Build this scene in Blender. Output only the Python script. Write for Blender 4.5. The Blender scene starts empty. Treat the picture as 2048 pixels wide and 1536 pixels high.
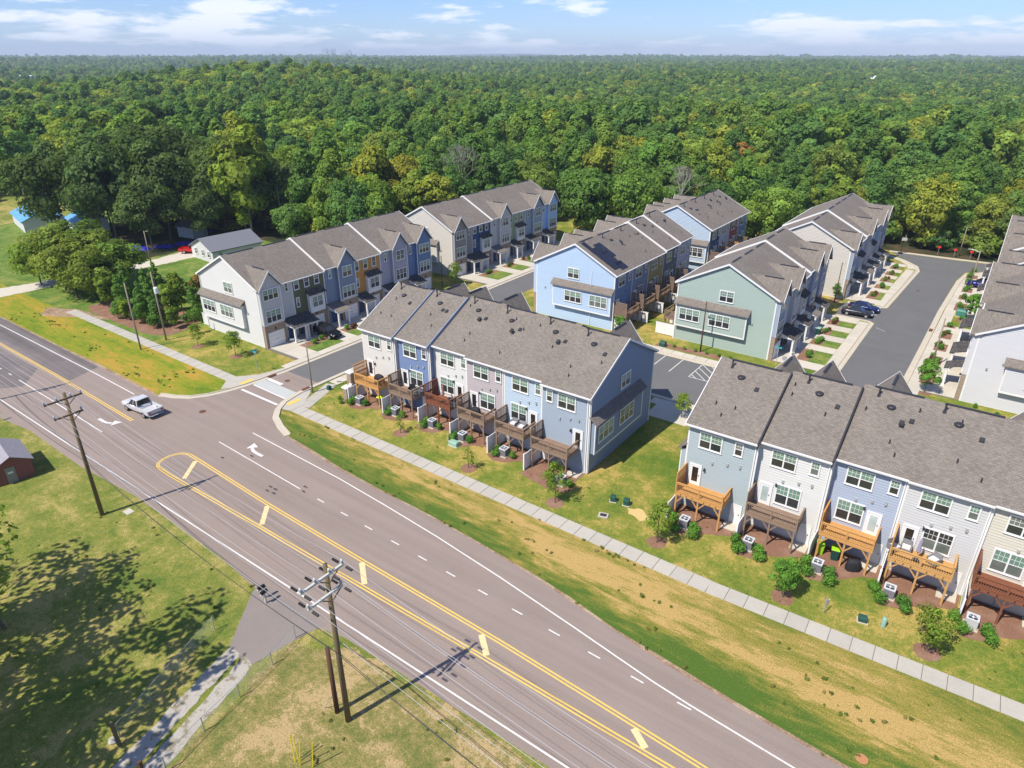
import bpy, math, random
from mathutils import Vector, Matrix, noise
R = math.radians
rnd = random.Random(7)
S = bpy.context.scene
COL = S.collection

# ------------------------------------------------------------------ camera
cam_d = bpy.data.cameras.new("camera"); cam = bpy.data.objects.new("camera", cam_d); COL.objects.link(cam)
cam.location = (0, 0, 38); cam.rotation_euler = (R(90 - 25.67), 0, R(36))
cam_d.sensor_width = 36; cam_d.lens = 24.0; cam_d.clip_start = .5; cam_d.clip_end = 30000
S.camera = cam
S.render.resolution_x = 1024; S.render.resolution_y = 768
S.view_settings.view_transform = 'Standard'; S.view_settings.look = 'None'
S.view_settings.gamma = 1; S.view_settings.use_curve_mapping = False
S.view_settings.exposure = 0.7

# ------------------------------------------------------------------ world and sun
W = bpy.data.worlds.new("World"); S.world = W; W.use_nodes = True
nt = W.node_tree; nt.nodes.clear()
def N(t, typ, **kw):
    n = t.nodes.new(typ)
    for k, v in kw.items():
        if k == 'inp':
            for a, b in v.items(): n.inputs[a].default_value = b
        else: setattr(n, k, v)
    return n
SUNV = Vector((.196, .711, -1)).normalized()
sky = N(nt, 'ShaderNodeTexSky', sky_type='NISHITA', sun_disc=False, sun_elevation=R(53.6), sun_rotation=R(195.4),
        altitude=400, air_density=1.0, dust_density=.15, ozone_density=6.0)
out = N(nt, 'ShaderNodeOutputWorld'); bg = N(nt, 'ShaderNodeBackground', inp={'Strength': .1})
tc = N(nt, 'ShaderNodeTexCoord')
# clouds low over the horizon: real sky content, all round the horizon
sep = N(nt, 'ShaderNodeSeparateXYZ'); nt.links.new(tc.outputs['Generated'], sep.inputs[0])
comb = N(nt, 'ShaderNodeCombineXYZ')
for i, k in enumerate((5.0, 5.0, 27)):
    m = N(nt, 'ShaderNodeMath', operation='MULTIPLY', inp={1: k}); nt.links.new(sep.outputs[i], m.inputs[0]); nt.links.new(m.outputs[0], comb.inputs[i])
n1 = N(nt, 'ShaderNodeTexNoise', inp={'Scale': 1.25, 'Detail': 10, 'Roughness': .62, 'Distortion': .1}); nt.links.new(comb.outputs[0], n1.inputs['Vector'])
r1 = N(nt, 'ShaderNodeValToRGB'); r1.color_ramp.elements[0].position = .5; r1.color_ramp.elements[1].position = .585
nt.links.new(n1.outputs[0], r1.inputs[0])
mr = N(nt, 'ShaderNodeMapRange', inp={1: .05, 2: .12, 3: 1.0, 4: .3}); nt.links.new(sep.outputs[2], mr.inputs[0])
mm = N(nt, 'ShaderNodeMath', operation='MULTIPLY'); nt.links.new(r1.outputs[0], mm.inputs[0]); nt.links.new(mr.outputs[0], mm.inputs[1])
mm2 = N(nt, 'ShaderNodeMath', operation='MULTIPLY', inp={1: .92}); nt.links.new(mm.outputs[0], mm2.inputs[0])
mix = N(nt, 'ShaderNodeMix', data_type='RGBA'); tint = N(nt, 'ShaderNodeMix', data_type='RGBA', blend_type='MULTIPLY', inp={0: 1.0}); nt.links.new(sky.outputs[0], tint.inputs[6]); tint.inputs[7].default_value = (.65, .745, 1.0, 1)
nt.links.new(mm2.outputs[0], mix.inputs[0]); nt.links.new(tint.outputs[2], mix.inputs[6]); mix.inputs[7].default_value = (7.2, 7.4, 8.0, 1)
nt.links.new(mix.outputs[2], bg.inputs[0]); nt.links.new(bg.outputs[0], out.inputs[0])

sd = bpy.data.lights.new("sun", 'SUN'); sd.energy = 3.9; sd.angle = R(.5); sd.color = (1, .93, .82)
sun = bpy.data.objects.new("sun", sd); COL.objects.link(sun); sun.rotation_euler = SUNV.to_track_quat('-Z', 'Y').to_euler()
S.render.engine = 'CYCLES'
S.cycles.max_bounces = 6; S.cycles.diffuse_bounces = 3; S.cycles.volume_bounces = 0; S.cycles.transparent_max_bounces = 8

# ------------------------------------------------------------------ mesh helpers
class MB:
    def __init__(s): s.v = []; s.f = []; s.m = []; s.c = []; s.mi = 0
    def q(s, *p):
        n = len(s.v); s.v += [tuple(a) for a in p]; s.f.append(tuple(range(n, n + len(p)))); s.m.append(s.mi)
    def box(s, x0, y0, z0, x1, y1, z1, skip=''):
        n = len(s.v)
        s.v += [(x0, y0, z0), (x1, y0, z0), (x1, y1, z0), (x0, y1, z0), (x0, y0, z1), (x1, y0, z1), (x1, y1, z1), (x0, y1, z1)]
        for f in ((0, 3, 2, 1), (4, 5, 6, 7), (0, 1, 5, 4), (1, 2, 6, 5), (2, 3, 7, 6), (3, 0, 4, 7)):
            s.f.append(tuple(n + i for i in f)); s.m.append(s.mi)
    def hexa(s, b, t):
        n = len(s.v); s.v += [tuple(p) for p in b] + [tuple(p) for p in t]
        k = len(b)
        s.f.append(tuple(n + i for i in reversed(range(k)))); s.m.append(s.mi)
        s.f.append(tuple(n + k + i for i in range(k))); s.m.append(s.mi)
        for i in range(k):
            j = (i + 1) % k
            s.f.append((n + i, n + j, n + k + j, n + k + i)); s.m.append(s.mi)
    def bar(s, a, b, w, h=None):
        h = h or w; a = Vector(a); b = Vector(b); d = (b - a).normalized()
        u = d.cross(Vector((0, 0, 1)))
        if u.length < .01: u = Vector((1, 0, 0))
        u.normalize(); v = u.cross(d).normalized(); u *= w / 2; v *= h / 2
        s.hexa([a - u - v, a + u - v, a + u + v, a - u + v], [b - u - v, b + u - v, b + u + v, b - u + v])
    def tube(s, a, b, r0, r1=None, n=8, cap=True):
        r1 = r0 if r1 is None else r1; a = Vector(a); b = Vector(b); d = (b - a)
        if d.length < 1e-6: return
        d.normalize(); u = d.cross(Vector((0, 0, 1)))
        if u.length < .01: u = Vector((1, 0, 0))
        u.normalize(); v = d.cross(u)
        k = len(s.v)
        for p, r in ((a, r0), (b, r1)):
            for i in range(n):
                t = 2 * math.pi * i / n; s.v.append(tuple(p + u * r * math.cos(t) + v * r * math.sin(t)))
        for i in range(n):
            j = (i + 1) % n; s.f.append((k + i, k + j, k + n + j, k + n + i)); s.m.append(s.mi)
        if cap:
            s.f.append(tuple(k + i for i in reversed(range(n)))); s.m.append(s.mi)
            s.f.append(tuple(k + n + i for i in range(n))); s.m.append(s.mi)
    def lathe(s, prof, n=12, c=(0, 0)):
        k = len(s.v)
        for r, z in prof:
            for i in range(n):
                t = 2 * math.pi * i / n; s.v.append((c[0] + r * math.cos(t), c[1] + r * math.sin(t), z))
        for a in range(len(prof) - 1):
            for i in range(n):
                j = (i + 1) % n; s.f.append((k + a * n + i, k + a * n + j, k + a * n + n + j, k + a * n + n + i)); s.m.append(s.mi)
        s.f.append(tuple(k + (len(prof) - 1) * n + i for i in range(n))); s.m.append(s.mi)
    def mesh(s, name, mats, smooth=False):
        me = bpy.data.meshes.new(name); me.from_pydata(s.v, [], s.f)
        if not isinstance(mats, (list, tuple)): mats = [mats]
        for m in mats: me.materials.append(m)
        if len(mats) > 1: me.polygons.foreach_set('material_index', s.m)
        if smooth: me.polygons.foreach_set('use_smooth', [True] * len(s.f))
        if s.c:
            at = me.color_attributes.new('var', 'FLOAT_COLOR', 'POINT')
            at.data.foreach_set('color', s.c)
        me.update(); return me
CACHE = {}
def cached(key, name, build, mats, smooth=False):
    k = (key, name, tuple(m.name for m in (mats if isinstance(mats, (list, tuple)) else [mats])))
    if k not in CACHE:
        b = MB(); build(b); CACHE[k] = b.mesh(name, mats, smooth)
    return CACHE[k]
def ob(name, me, parent=None, loc=(0, 0, 0), rz=0, kind=None):
    o = bpy.data.objects.new(name, me); COL.objects.link(o)
    o.location = loc; o.rotation_euler = (0, 0, rz)
    if parent: o.parent = parent
    if kind: o['kind'] = kind
    return o
def thing(name, label, cat, loc=(0, 0, 0), rz=0, group=None, me=None):
    o = bpy.data.objects.new(name, me); COL.objects.link(o)
    o.location = loc; o.rotation_euler = (0, 0, rz); o['label'] = label; o['category'] = cat
    if group: o['group'] = group
    return o
def dup(root, loc, rz=0, label=None, group=None, sc=None):
    r = root.copy(); COL.objects.link(r); r.location = loc; r.rotation_euler = (0, 0, rz)
    if label: r['label'] = label
    if group: r['group'] = group
    if sc: r.scale = (sc,) * 3 if not isinstance(sc, tuple) else sc
    for ch in root.children:
        c = ch.copy(); COL.objects.link(c); c.parent = r
        for g in ch.children:
            d = g.copy(); COL.objects.link(d); d.parent = c
    return r

# ------------------------------------------------------------------ materials
MATS = {}
def base_mat(name, col, rough=.7, spec=.3, metal=0):
    m = bpy.data.materials.new(name); m.use_nodes = True; b = m.node_tree.nodes['Principled BSDF']
    b.inputs['Base Color'].default_value = (*col, 1); b.inputs['Roughness'].default_value = rough
    b.inputs['Metallic'].default_value = metal; b.inputs['Specular IOR Level'].default_value = spec
    return m, m.node_tree, b
def L(t, a, b): t.links.new(a, b)
def mixc(t, fac, c1, c2, blend='MIX'):
    m = N(t, 'ShaderNodeMix', data_type='RGBA', blend_type=blend)
    for i, c in ((0, fac), (6, c1), (7, c2)):
        if isinstance(c, (tuple, list)): m.inputs[i].default_value = (*c, 1) if len(c) == 3 else c
        elif isinstance(c, (int, float)): m.inputs[i].default_value = c
        else: L(t, c, m.inputs[i])
    return m.outputs[2]
def noise_n(t, vec, scale, detail=4, rough=.55, dist=0):
    n = N(t, 'ShaderNodeTexNoise', inp={'Scale': scale, 'Detail': detail, 'Roughness': rough, 'Distortion': dist})
    if vec is not None: L(t, vec, n.inputs['Vector'])
    return n.outputs[0]
def ramp(t, fac, *stops):
    r = N(t, 'ShaderNodeValToRGB'); e = r.color_ramp.elements
    while len(e) < len(stops): e.new(.5)
    for k, (p, c) in enumerate(stops):
        e[k].position = p; e[k].color = (*c, 1) if isinstance(c, tuple) else (c, c, c, 1)
    L(t, fac, r.inputs[0]); return r.outputs[0]
def geo(t): return N(t, 'ShaderNodeNewGeometry').outputs['Position']
def objc(t): return N(t, 'ShaderNodeTexCoord').outputs['Object']
def mapped(t, vec, sc=(1, 1, 1), rz=0):
    m = N(t, 'ShaderNodeMapping'); m.inputs['Scale'].default_value = sc; m.inputs['Rotation'].default_value = (0, 0, rz)
    L(t, vec, m.inputs[0]); return m.outputs[0]
def bump(t, b, h, dist=.02, strength=.5):
    n = N(t, 'ShaderNodeBump', inp={'Strength': strength, 'Distance': dist}); L(t, h, n.inputs['Height']); L(t, n.outputs[0], b.inputs['Normal'])
def plain(name, col, rough=.6, spec=.3, metal=0, var=.12, scale=2.5):
    if name in MATS: return MATS[name]
    m, t, b = base_mat(name, col, rough, spec, metal)
    if var:
        f = noise_n(t, geo(t), scale, 5)
        c = mixc(t, f, tuple(x * (1 - var) for x in col), tuple(min(1, x * (1 + var)) for x in col)); L(t, c, b.inputs['Base Color'])
    MATS[name] = m; return m

def grass_mat(name, green, mid, straw, wstraw=.5, scale=.18, aniso=(1, 1, 1), edge=False):
    m, t, b = base_mat(name, mid, .9, .1); p = geo(t)
    pm = mapped(t, p, aniso)
    big = noise_n(t, pm, scale, 5, .6, .6); med = noise_n(t, pm, scale * 5, 5, .65, .3); fine = noise_n(t, p, 9, 4, .8); vf = noise_n(t, p, 30, 2, .7)
    a = N(t, 'ShaderNodeMath', operation='MULTIPLY_ADD', inp={1: .42}); L(t, med, a.inputs[0])
    s2 = N(t, 'ShaderNodeMath', operation='MULTIPLY', inp={1: .75}); L(t, big, s2.inputs[0]); L(t, s2.outputs[0], a.inputs[2])
    mid2 = noise_n(t, pm, 2.6, 4, .7)
    s25 = N(t, 'ShaderNodeMath', operation='MULTIPLY_ADD', inp={1: .38}); L(t, mid2, s25.inputs[0]); L(t, a.outputs[0], s25.inputs[2]); a = s25
    s3 = N(t, 'ShaderNodeMath', operation='MULTIPLY_ADD', inp={1: .3}); L(t, fine, s3.inputs[0]); L(t, a.outputs[0], s3.inputs[2])
    if edge:      # greener turf where water runs off the road and along the walk
        sx = N(t, 'ShaderNodeSeparateXYZ'); L(t, p, sx.inputs[0]); d1 = N(t, 'ShaderNodeMath', operation='MULTIPLY_ADD', inp={1: .091, 2: -33.1}); L(t, sx.outputs[0], d1.inputs[0])
        d2 = N(t, 'ShaderNodeMath', operation='ADD'); L(t, d1.outputs[0], d2.inputs[0]); L(t, sx.outputs[1], d2.inputs[1]); d3 = N(t, 'ShaderNodeMath', operation='MULTIPLY_ADD', inp={1: .1}); L(t, d2.outputs[0], d3.inputs[0])
        wob = N(t, 'ShaderNodeMath', operation='MULTIPLY_ADD', inp={1: .45, 2: -.22}); L(t, med, wob.inputs[0]); L(t, wob.outputs[0], d3.inputs[2])
        rr_ = ramp(t, d3.outputs[0], (0, .26), (.2, .36), (.42, .56), (.75, .53), (.95, .42)); s4 = N(t, 'ShaderNodeMath', operation='ADD'); L(t, s3.outputs[0], s4.inputs[0]); L(t, rr_, s4.inputs[1]); s5 = N(t, 'ShaderNodeMath', operation='SUBTRACT', inp={1: .5}); L(t, s4.outputs[0], s5.inputs[0]); s3 = s5
    o = .90 + (0.5 - wstraw) * .25
    c = ramp(t, s3.outputs[0], (o - .2, green), (o - .08, tuple((x + y) / 2 for x, y in zip(green, mid))), (o, mid), (o + .09, tuple((x + y) / 2 for x, y in zip(straw, mid))), (o + .19, straw))
    g = ramp(t, fine, (.3, .62), (.7, 1.32)); c = mixc(t, 1, c, g, 'MULTIPLY')
    g = ramp(t, vf, (.3, .72), (.7, 1.28)); c = mixc(t, 1, c, g, 'MULTIPLY')
    L(t, c, b.inputs['Base Color']); bump(t, b, vf, .06, .6)
    MATS[name] = m; return m
G_lawn = grass_mat('lawn_grass', (.075, .15, .02), (.19, .215, .035), (.40, .30, .085), .5, .16)
G_verge = grass_mat('verge_grass', (.08, .14, .022), (.25, .22, .045), (.45, .31, .11), .50, .2, (.32, 1.25, 1), True)
G_vergeW = grass_mat('verge_west_grass', (.085, .17, .014), (.22, .25, .022), (.40, .26, .045), .5, .2, (.32, 1.25, 1))
G_south = grass_mat('south_lawn_grass', (.08, .145, .024), (.19, .21, .042), (.36, .30, .10), .52, .13)
G_rough = grass_mat('rough_grass', (.1, .14, .035), (.23, .205, .065), (.42, .31, .15), .5, .3)
G_vivid = grass_mat('sod_grass', (.065, .135, .024), (.125, .2, .036), (.23, .25, .06), .45, .3)
G_forest = grass_mat('forest_floor', (.02, .032, .012), (.035, .045, .018), (.09, .065, .035), .4, .08)
G_clay = grass_mat('bare_soil', (.2, .13, .08), (.3, .2, .13), (.42, .32, .22), .6, .5)

def asphalt(name, c0, c1, streak=0, cracks=False):
    m, t, b = base_mat(name, c0, .85, .25); p = geo(t)
    f = noise_n(t, p, .25, 5, .6); st = noise_n(t, mapped(t, p, (.03, 1.1, 1)), 1.0, 4, .6); fi = noise_n(t, p, 14, 3, .8)
    c = mixc(t, f, c0, c1)
    if streak: c = mixc(t, 1, c, ramp(t, st, (.3, 1 - streak), (.7, 1 + streak)), 'MULTIPLY')
    c = mixc(t, 1, c, ramp(t, fi, (.3, .86), (.7, 1.14)), 'MULTIPLY')
    if cracks:
        v = N(t, 'ShaderNodeTexVoronoi', feature='DISTANCE_TO_EDGE', inp={'Scale': .22, 'Randomness': 1}); L(t, mapped(t, p, (.55, 1, 1)), v.inputs[0])
        k = ramp(t, v.outputs[0], (0, .75), (.012, 1.0)); c = mixc(t, 1, c, k, 'MULTIPLY')
    L(t, c, b.inputs['Base Color']); bump(t, b, fi, .01, .4); MATS[name] = m; return m
A_main = asphalt('main_asphalt', (.235, .186, .157), (.28, .228, .196), .09, False)
A_old = asphalt('old_asphalt', (.105, .095, .095), (.21, .18, .165), .3)
A_new = asphalt('new_asphalt', (.115, .115, .115), (.15, .15, .15), .03)
A_drive = asphalt('drive_asphalt', (.2, .172, .155), (.26, .225, .2), 0)

def concrete(name, c, objvar=True):
    m, t, b = base_mat(name, c, .85, .2); p = geo(t)
    f = noise_n(t, p, .8, 5, .65); fi = noise_n(t, p, 12, 3, .8)
    cc = mixc(t, f, tuple(x * .86 for x in c), tuple(x * 1.1 for x in c)); cc = mixc(t, 1, cc, ramp(t, fi, (.3, .9), (.7, 1.08)), 'MULTIPLY')
    if objvar:
        oi = N(t, 'ShaderNodeObjectInfo'); cc = mixc(t, 1, cc, ramp(t, oi.outputs['Random'], (0, .94), (1, 1.04)), 'MULTIPLY')
    L(t, cc, b.inputs['Base Color']); MATS[name] = m; return m
C_walk = concrete('sidewalk_concrete', (.43, .405, .35)); C_new = concrete('new_concrete', (.52, .48, .4)); C_curb = concrete('curb_concrete', (.5, .45, .36), False)
C_joint = plain('joint_dirt', (.16, .14, .11), .9)
def paint(name, c, wear=.5):
    m, t, b = base_mat(name, c, .6, .3); f = noise_n(t, geo(t), 6, 5, .8)
    L(t, mixc(t, ramp(t, f, (.36, 1.0), (.5, 0.0)), c, tuple(x * .6 + .08 for x in c)), b.inputs['Base Color']); MATS[name] = m; return m
P_white = paint('white_road_paint', (.68, .66, .62)); P_yel = paint('yellow_road_paint', (.75, .5, .1)); P_bar = paint('pale_yellow_paint', (.72, .58, .3))
P_xwalk = concrete('crossing_concrete', (.44, .46, .44), False)
Mulch, t, b = base_mat('mulch', (.16, .075, .045), .95, .1)
f = noise_n(t, geo(t), 9, 4, .8); f2 = noise_n(t, geo(t), .7, 4)
c = mixc(t, ramp(t, f, (.3, 0.0), (.7, 1.0)), (.14, .07, .045), (.32, .18, .12)); c = mixc(t, ramp(t, f2, (.45, 0.0), (.7, .6)), c, (.32, .21, .15)); L(t, c, b.inputs['Base Color']); bump(t, b, f, .06, .8)
Gravel, t, b = base_mat('gravel', (.4, .4, .38), .95, .1)
f = noise_n(t, geo(t), 12, 3, .9); f2 = noise_n(t, geo(t), 1.1, 5, .7)
c = mixc(t, ramp(t, f, (.3, 0.0), (.7, 1.0)), (.31, .285, .245), (.5, .465, .41)); c = mixc(t, ramp(t, f2, (.52, 0.0), (.62, .75)), c, (.17, .14, .06)); L(t, c, b.inputs['Base Color']); bump(t, b, f, .05, .7)

def shingle(name, ca, cb, dark):
    m, t, b = base_mat(name, ca, .9, .15); o = objc(t)
    br = N(t, 'ShaderNodeTexBrick', offset=.5, inp={'Scale': 1, 'Mortar Size': .012, 'Bias': 0, 'Brick Width': .34, 'Row Height': .145})
    br.inputs['Color1'].default_value = (*ca, 1); br.inputs['Color2'].default_value = (*cb, 1); br.inputs['Mortar'].default_value = (*dark, 1)
    L(t, o, br.inputs['Vector'])
    f = noise_n(t, mapped(t, o, (3, 7, 3)), 1, 3, .8); f2 = noise_n(t, geo(t), .35, 4)
    c = mixc(t, 1, br.outputs[0], ramp(t, f, (.3, .86), (.7, 1.15)), 'MULTIPLY')
    f4 = noise_n(t, mapped(t, o, (2.9, 6.9, 1)), 1, 0, .5); c = mixc(t, ramp(t, f4, (.54, 0.0), (.66, .4)), c, (.25, .22, .188))
    c = mixc(t, 1, c, ramp(t, f2, (.3, .93), (.7, 1.07)), 'MULTIPLY')
    L(t, c, b.inputs['Base Color']); bump(t, b, br.outputs['Fac'], .02, -.6); MATS[name] = m; return m
Roof = shingle('roof_shingles', (.172, .15, .128), (.218, .19, .162), (.1, .088, .078))
RoofDk = shingle('dark_shingles', (.06, .055, .055), (.085, .078, .076), (.03, .03, .03))
Brick, t, b = base_mat('brick', (.25, .17, .12), .9, .15)
br = N(t, 'ShaderNodeTexBrick', inp={'Scale': 1, 'Mortar Size': .008, 'Brick Width': .22, 'Row Height': .075})
br.inputs['Color1'].default_value = (.22, .15, .105, 1); br.inputs['Color2'].default_value = (.34, .25, .18, 1); br.inputs['Mortar'].default_value = (.4, .36, .3, 1)
o = objc(t); sp = N(t, 'ShaderNodeSeparateXYZ'); L(t, o, sp.inputs[0]); cx = N(t, 'ShaderNodeCombineXYZ'); a = N(t, 'ShaderNodeMath', operation='ADD'); L(t, sp.outputs[0], a.inputs[0]); L(t, sp.outputs[1], a.inputs[1]); L(t, a.outputs[0], cx.inputs[0]); L(t, sp.outputs[2], cx.inputs[1]); L(t, cx.outputs[0], br.inputs[0]); L(t, br.outputs[0], b.inputs['Base Color'])
Trim = plain('white_trim', (.72, .72, .71), .5, .3, 0, .05)
Vinyl = plain('white_vinyl', (.76, .76, .76), .35, .5, 0, .03)
Gar = plain('garage_white', (.74, .75, .76), .5, .3, 0, .03)
def glass(name, c, rough=.08, spec=.7):
    m, t, b = base_mat(name, c, rough, spec); f = noise_n(t, geo(t), .9, 3)
    L(t, mixc(t, f, tuple(x * .6 for x in c), tuple(x * 1.4 for x in c)), b.inputs['Base Color']); MATS[name] = m; return m
Pane = glass('window_glass', (.03, .035, .035)); Blind = glass('blinds_with_tree_reflection', (.14, .24, .18), .15)  # upper panes show blinds; the green of reflected trees is painted in
Blind2 = glass('glass_over_curtain', (.13, .15, .13), .12)
DoorGlass = glass('door_glass', (.02, .018, .016)); DoorBlind = glass('door_glass_blind', (.4, .48, .47), .2)
def wood(name, a, b_):
    m, t, b = base_mat(name, a, .8, .2); o = objc(t)
    f = noise_n(t, mapped(t, o, (6, 1, 6)), 1.2, 4, .7); L(t, mixc(t, f, a, b_), b.inputs['Base Color']); MATS[name] = m; return m
WoodO = wood('new_cedar', (.42, .2, .06), (.62, .35, .13)); WoodG = wood('weathered_wood', (.17, .11, .075), (.33, .235, .17)); WoodR = wood('red_stained_wood', (.15, .055, .03), (.26, .1, .055))
WoodY = wood('pine_lumber', (.42, .22, .07), (.6, .36, .14)); PoleW = wood('creosote_pole', (.1, .075, .04), (.19, .15, .09)); PoleD = wood('dark_pole', (.07, .035, .022), (.13, .07, .045)); PoleL = wood('pale_pole', (.2, .17, .13), (.32, .28, .22))
Dark = plain('dark_metal', (.03, .03, .035), .5, .4); Galv = plain('galvanised_steel', (.42, .43, .42), .45, .5, .4)
CreamW = plain('grey_crossarm', (.5, .52, .48), .6); Black = plain('black_rubber', (.015, .015, .017), .7); Cover = plain('black_cover', (.02, .02, .023), .75, .3, 0, .3, 6)

def leafm(name, cols, trans=.35):
    m = bpy.data.materials.new(name); m.use_nodes = True; t = m.node_tree; t.nodes.clear()
    o = N(t, 'ShaderNodeOutputMaterial'); d = N(t, 'ShaderNodeBsdfDiffuse'); tr = N(t, 'ShaderNodeBsdfTranslucent'); ms = N(t, 'ShaderNodeMixShader', inp={0: trans})
    oi = N(t, 'ShaderNodeObjectInfo'); at = N(t, 'ShaderNodeAttribute', attribute_name='var')
    c = ramp(t, oi.outputs['Random'], *[(i / max(1, len(cols) - 1), k) for i, k in enumerate(cols)])
    c = mixc(t, 1, c, at.outputs['Color'], 'MULTIPLY'); L(t, c, d.inputs[0])
    c2 = mixc(t, 1, c, (1.3, 1.35, .5), 'MULTIPLY'); L(t, c2, tr.inputs[0]); L(t, d.outputs[0], ms.inputs[1]); L(t, tr.outputs[0], ms.inputs[2]); L(t, ms.outputs[0], o.inputs[0])
    MATS[name] = m; return m
F_mix = leafm('forest_leaves', [(0.196, 0.305, 0.058), (0.109, 0.205, 0.053), (0.242, 0.336, 0.058), (0.127, 0.249, 0.053), (0.311, 0.361, 0.058), (0.150, 0.267, 0.079), (0.087, 0.174, 0.048), (0.277, 0.361, 0.074), (0.144, 0.274, 0.055), (0.335, 0.361, 0.063), (0.184, 0.255, 0.063), (0.115, 0.223, 0.058)], .42)
F_pine = leafm('pine_needles', [(0.144, 0.255, 0.063), (0.104, 0.205, 0.058), (0.196, 0.310, 0.063), (0.127, 0.249, 0.074), (0.231, 0.329, 0.063)], .42)
F_dark = leafm('dark_leaves', [(.1, .16, .055), (.125, .185, .06), (.11, .165, .055)], .4)
F_yel = leafm('yellow_leaves', [(.29, .31, .045), (.25, .29, .045), (.32, .31, .05)])
F_lime = leafm('yellow_green_leaves', [(0.232, 0.298, 0.047), (0.179, 0.263, 0.047), (0.268, 0.298, 0.055)])
F_orange = leafm('rusty_leaves', [(0.357, 0.193, 0.055), (0.303, 0.210, 0.063)])
F_shrub = leafm('shrub_leaves', [(0.089, 0.210, 0.032), (0.125, 0.263, 0.039), (0.071, 0.175, 0.032)], .2)
F_young = leafm('young_leaves', [(.17, .25, .04), (.2, .28, .045), (.14, .22, .04)])
Bark = wood('bark', (.1, .075, .055), (.2, .16, .12)); BarkPale = wood('pale_bark', (.3, .27, .22), (.45, .41, .35))

# ------------------------------------------------------------------ ground
def sheet(name, pts, z, mat, label=None, parent=None, kind='structure'):
    b = MB(); b.q(*[(x, y, z) for x, y in pts]); o = ob(name, b.mesh(name, mat), parent, kind=kind if not parent else None)
    if label: o['label'] = label
    return o
def rect(x0, y0, x1, y1): return [(x0, y0), (x1, y0), (x1, y1), (x0, y1)]
def smooth(a, b, x): x = max(0, min(1, (x - a) / (b - a))); return x * x * (3 - 2 * x)
CA, SA = math.cos(R(36)), math.sin(R(36))
def terrain(x, y):
    r = math.hypot(x, y)
    k = smooth(260, 620, r)
    if k <= 0: return 0.0
    n = noise.noise(Vector((x / 420, y / 420, 3.1))) * 12 + noise.noise(Vector((x / 1300, y / 1300, 8.7))) * 10 - 4
    fwd = -SA * x + CA * y; rt = CA * x + SA * y
    a = math.degrees(math.atan2(rt, fwd))
    ridge = 11 * math.exp(-((a + 17) / 9) ** 2) * math.exp(-((r - 680) / 200) ** 2)
    dip = -8 * smooth(14, 30, a) * smooth(350, 600, r) * (1 - smooth(900, 1500, r))
    far = 7 * smooth(1300, 3500, r) - 5 * smooth(700, 1300, r)
    return k * (n + far) + ridge + dip * k
b = MB()
rings = [0, 60, 120, 180, 240, 280, 320, 360, 400, 450, 500, 560, 620, 700, 780, 870, 970, 1080, 1200, 1350, 1500, 1700, 1900, 2150, 2450, 2800, 3200, 3700, 4300, 5000, 6000, 7500, 9500, 13000]
NA = 144
b.v.append((0, 0, -.004))
for r in rings[1:]:
    for i in range(NA):
        a = 2 * math.pi * i / NA; x = r * math.cos(a); y = r * math.sin(a); b.v.append((x, y, terrain(x, y) - .004))
for i in range(NA): b.f.append((0, 1 + i, 1 + (i + 1) % NA)); b.m.append(0)
for k in range(len(rings) - 2):
    for i in range(NA):
        j = (i + 1) % NA; b.f.append((1 + k * NA + i, 1 + (k + 1) * NA + i, 1 + (k + 1) * NA + j, 1 + k * NA + j)); b.m.append(0)
ob('ground', b.mesh('ground', G_forest, True), kind='structure')

def wavy(pts, amp, seed, step=.8):
    r_ = random.Random(seed); outp = []
    for i in range(len(pts)):
        a = Vector(pts[i]); c = Vector(pts[(i + 1) % len(pts)]); n = max(1, int((c - a).length / step))
        for k in range(n):
            p = a.lerp(c, k / n); d = (c - a).normalized(); p += Vector((-d.y, d.x)) * r_.uniform(-amp, amp); outp.append(tuple(p))
    return outp
Nedge = [(-330, 35.3), (-128, 35.6), (-108, 35.4), (-96, 35.5), (-83, 35.3), (-79.5, 35.4)]
NedgeE = [(-58.8, 38.4), (-54, 37.8), (-48.7, 37.3), (-42.7, 37.1), (-36.8, 36.95), (-30.4, 36.5), (-24.1, 35.9), (-20.4, 35.3), (-15.9, 34.6), (-12.1, 34.0), (-6.6, 33.5), (0, 33.05), (60, 32.6)]
Wret = [(-79.5, 35.5), (-77.9, 36.1), (-76.1, 37.2), (-74.8, 39), (-74.0, 41), (-73.5, 43.2), (-73.2, 45.5), (-73.0, 49.5)]
Eret = [(-66.9, 49.5), (-66.9, 46.2), (-66.3, 43.4), (-65.2, 41.6), (-63.6, 40.1), (-61.2, 39), (-59.0, 38.3)]
Sedge = [(60, 22.9), (-10, 22.9), (-31.3, 22.5), (-34.4, 21.9), (-41.1, 21.8), (-46.5, 22.4), (-61, 22.7), (-71, 22.1), (-83, 22.3), (-92, 21.2), (-330, 21.2)]
sheet('lawn_north', rect(-98, 42.7, 62, 86.2), 0, G_lawn)
sheet('lawn_west', [(-330, 35), (-79, 35), (-98, 44.3), (-98, 92), (-150, 92), (-240, 120), (-330, 60)], 0.0005, G_vivid)
sheet('verge_east', [(-70, 33), (62, 31), (62, 43), (-64, 43), (-70, 44)], 0.004, G_verge)
sheet('verge_west', [(-330, 35), (-70, 33), (-73, 43), (-122, 43), (-330, 43)], 0.004, G_vergeW)
sheet('lawn_south', rect(-330, -60, 62, 24), 0, G_south)
sheet('field', wavy([(-29, -6), (-32.2, 9), (-33.9, 20), (-30, 22.4), (62, 24), (62, -40), (-26, -40)], .5, 21, 1.2), .004, G_rough)
sheet('courtyard_lawn', rect(-98, 86.2, 30, 166), 0.0, G_lawn)
rd = sheet('main_road', Nedge + Wret + list(Eret) + NedgeE + Sedge, .008, A_main)
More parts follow.
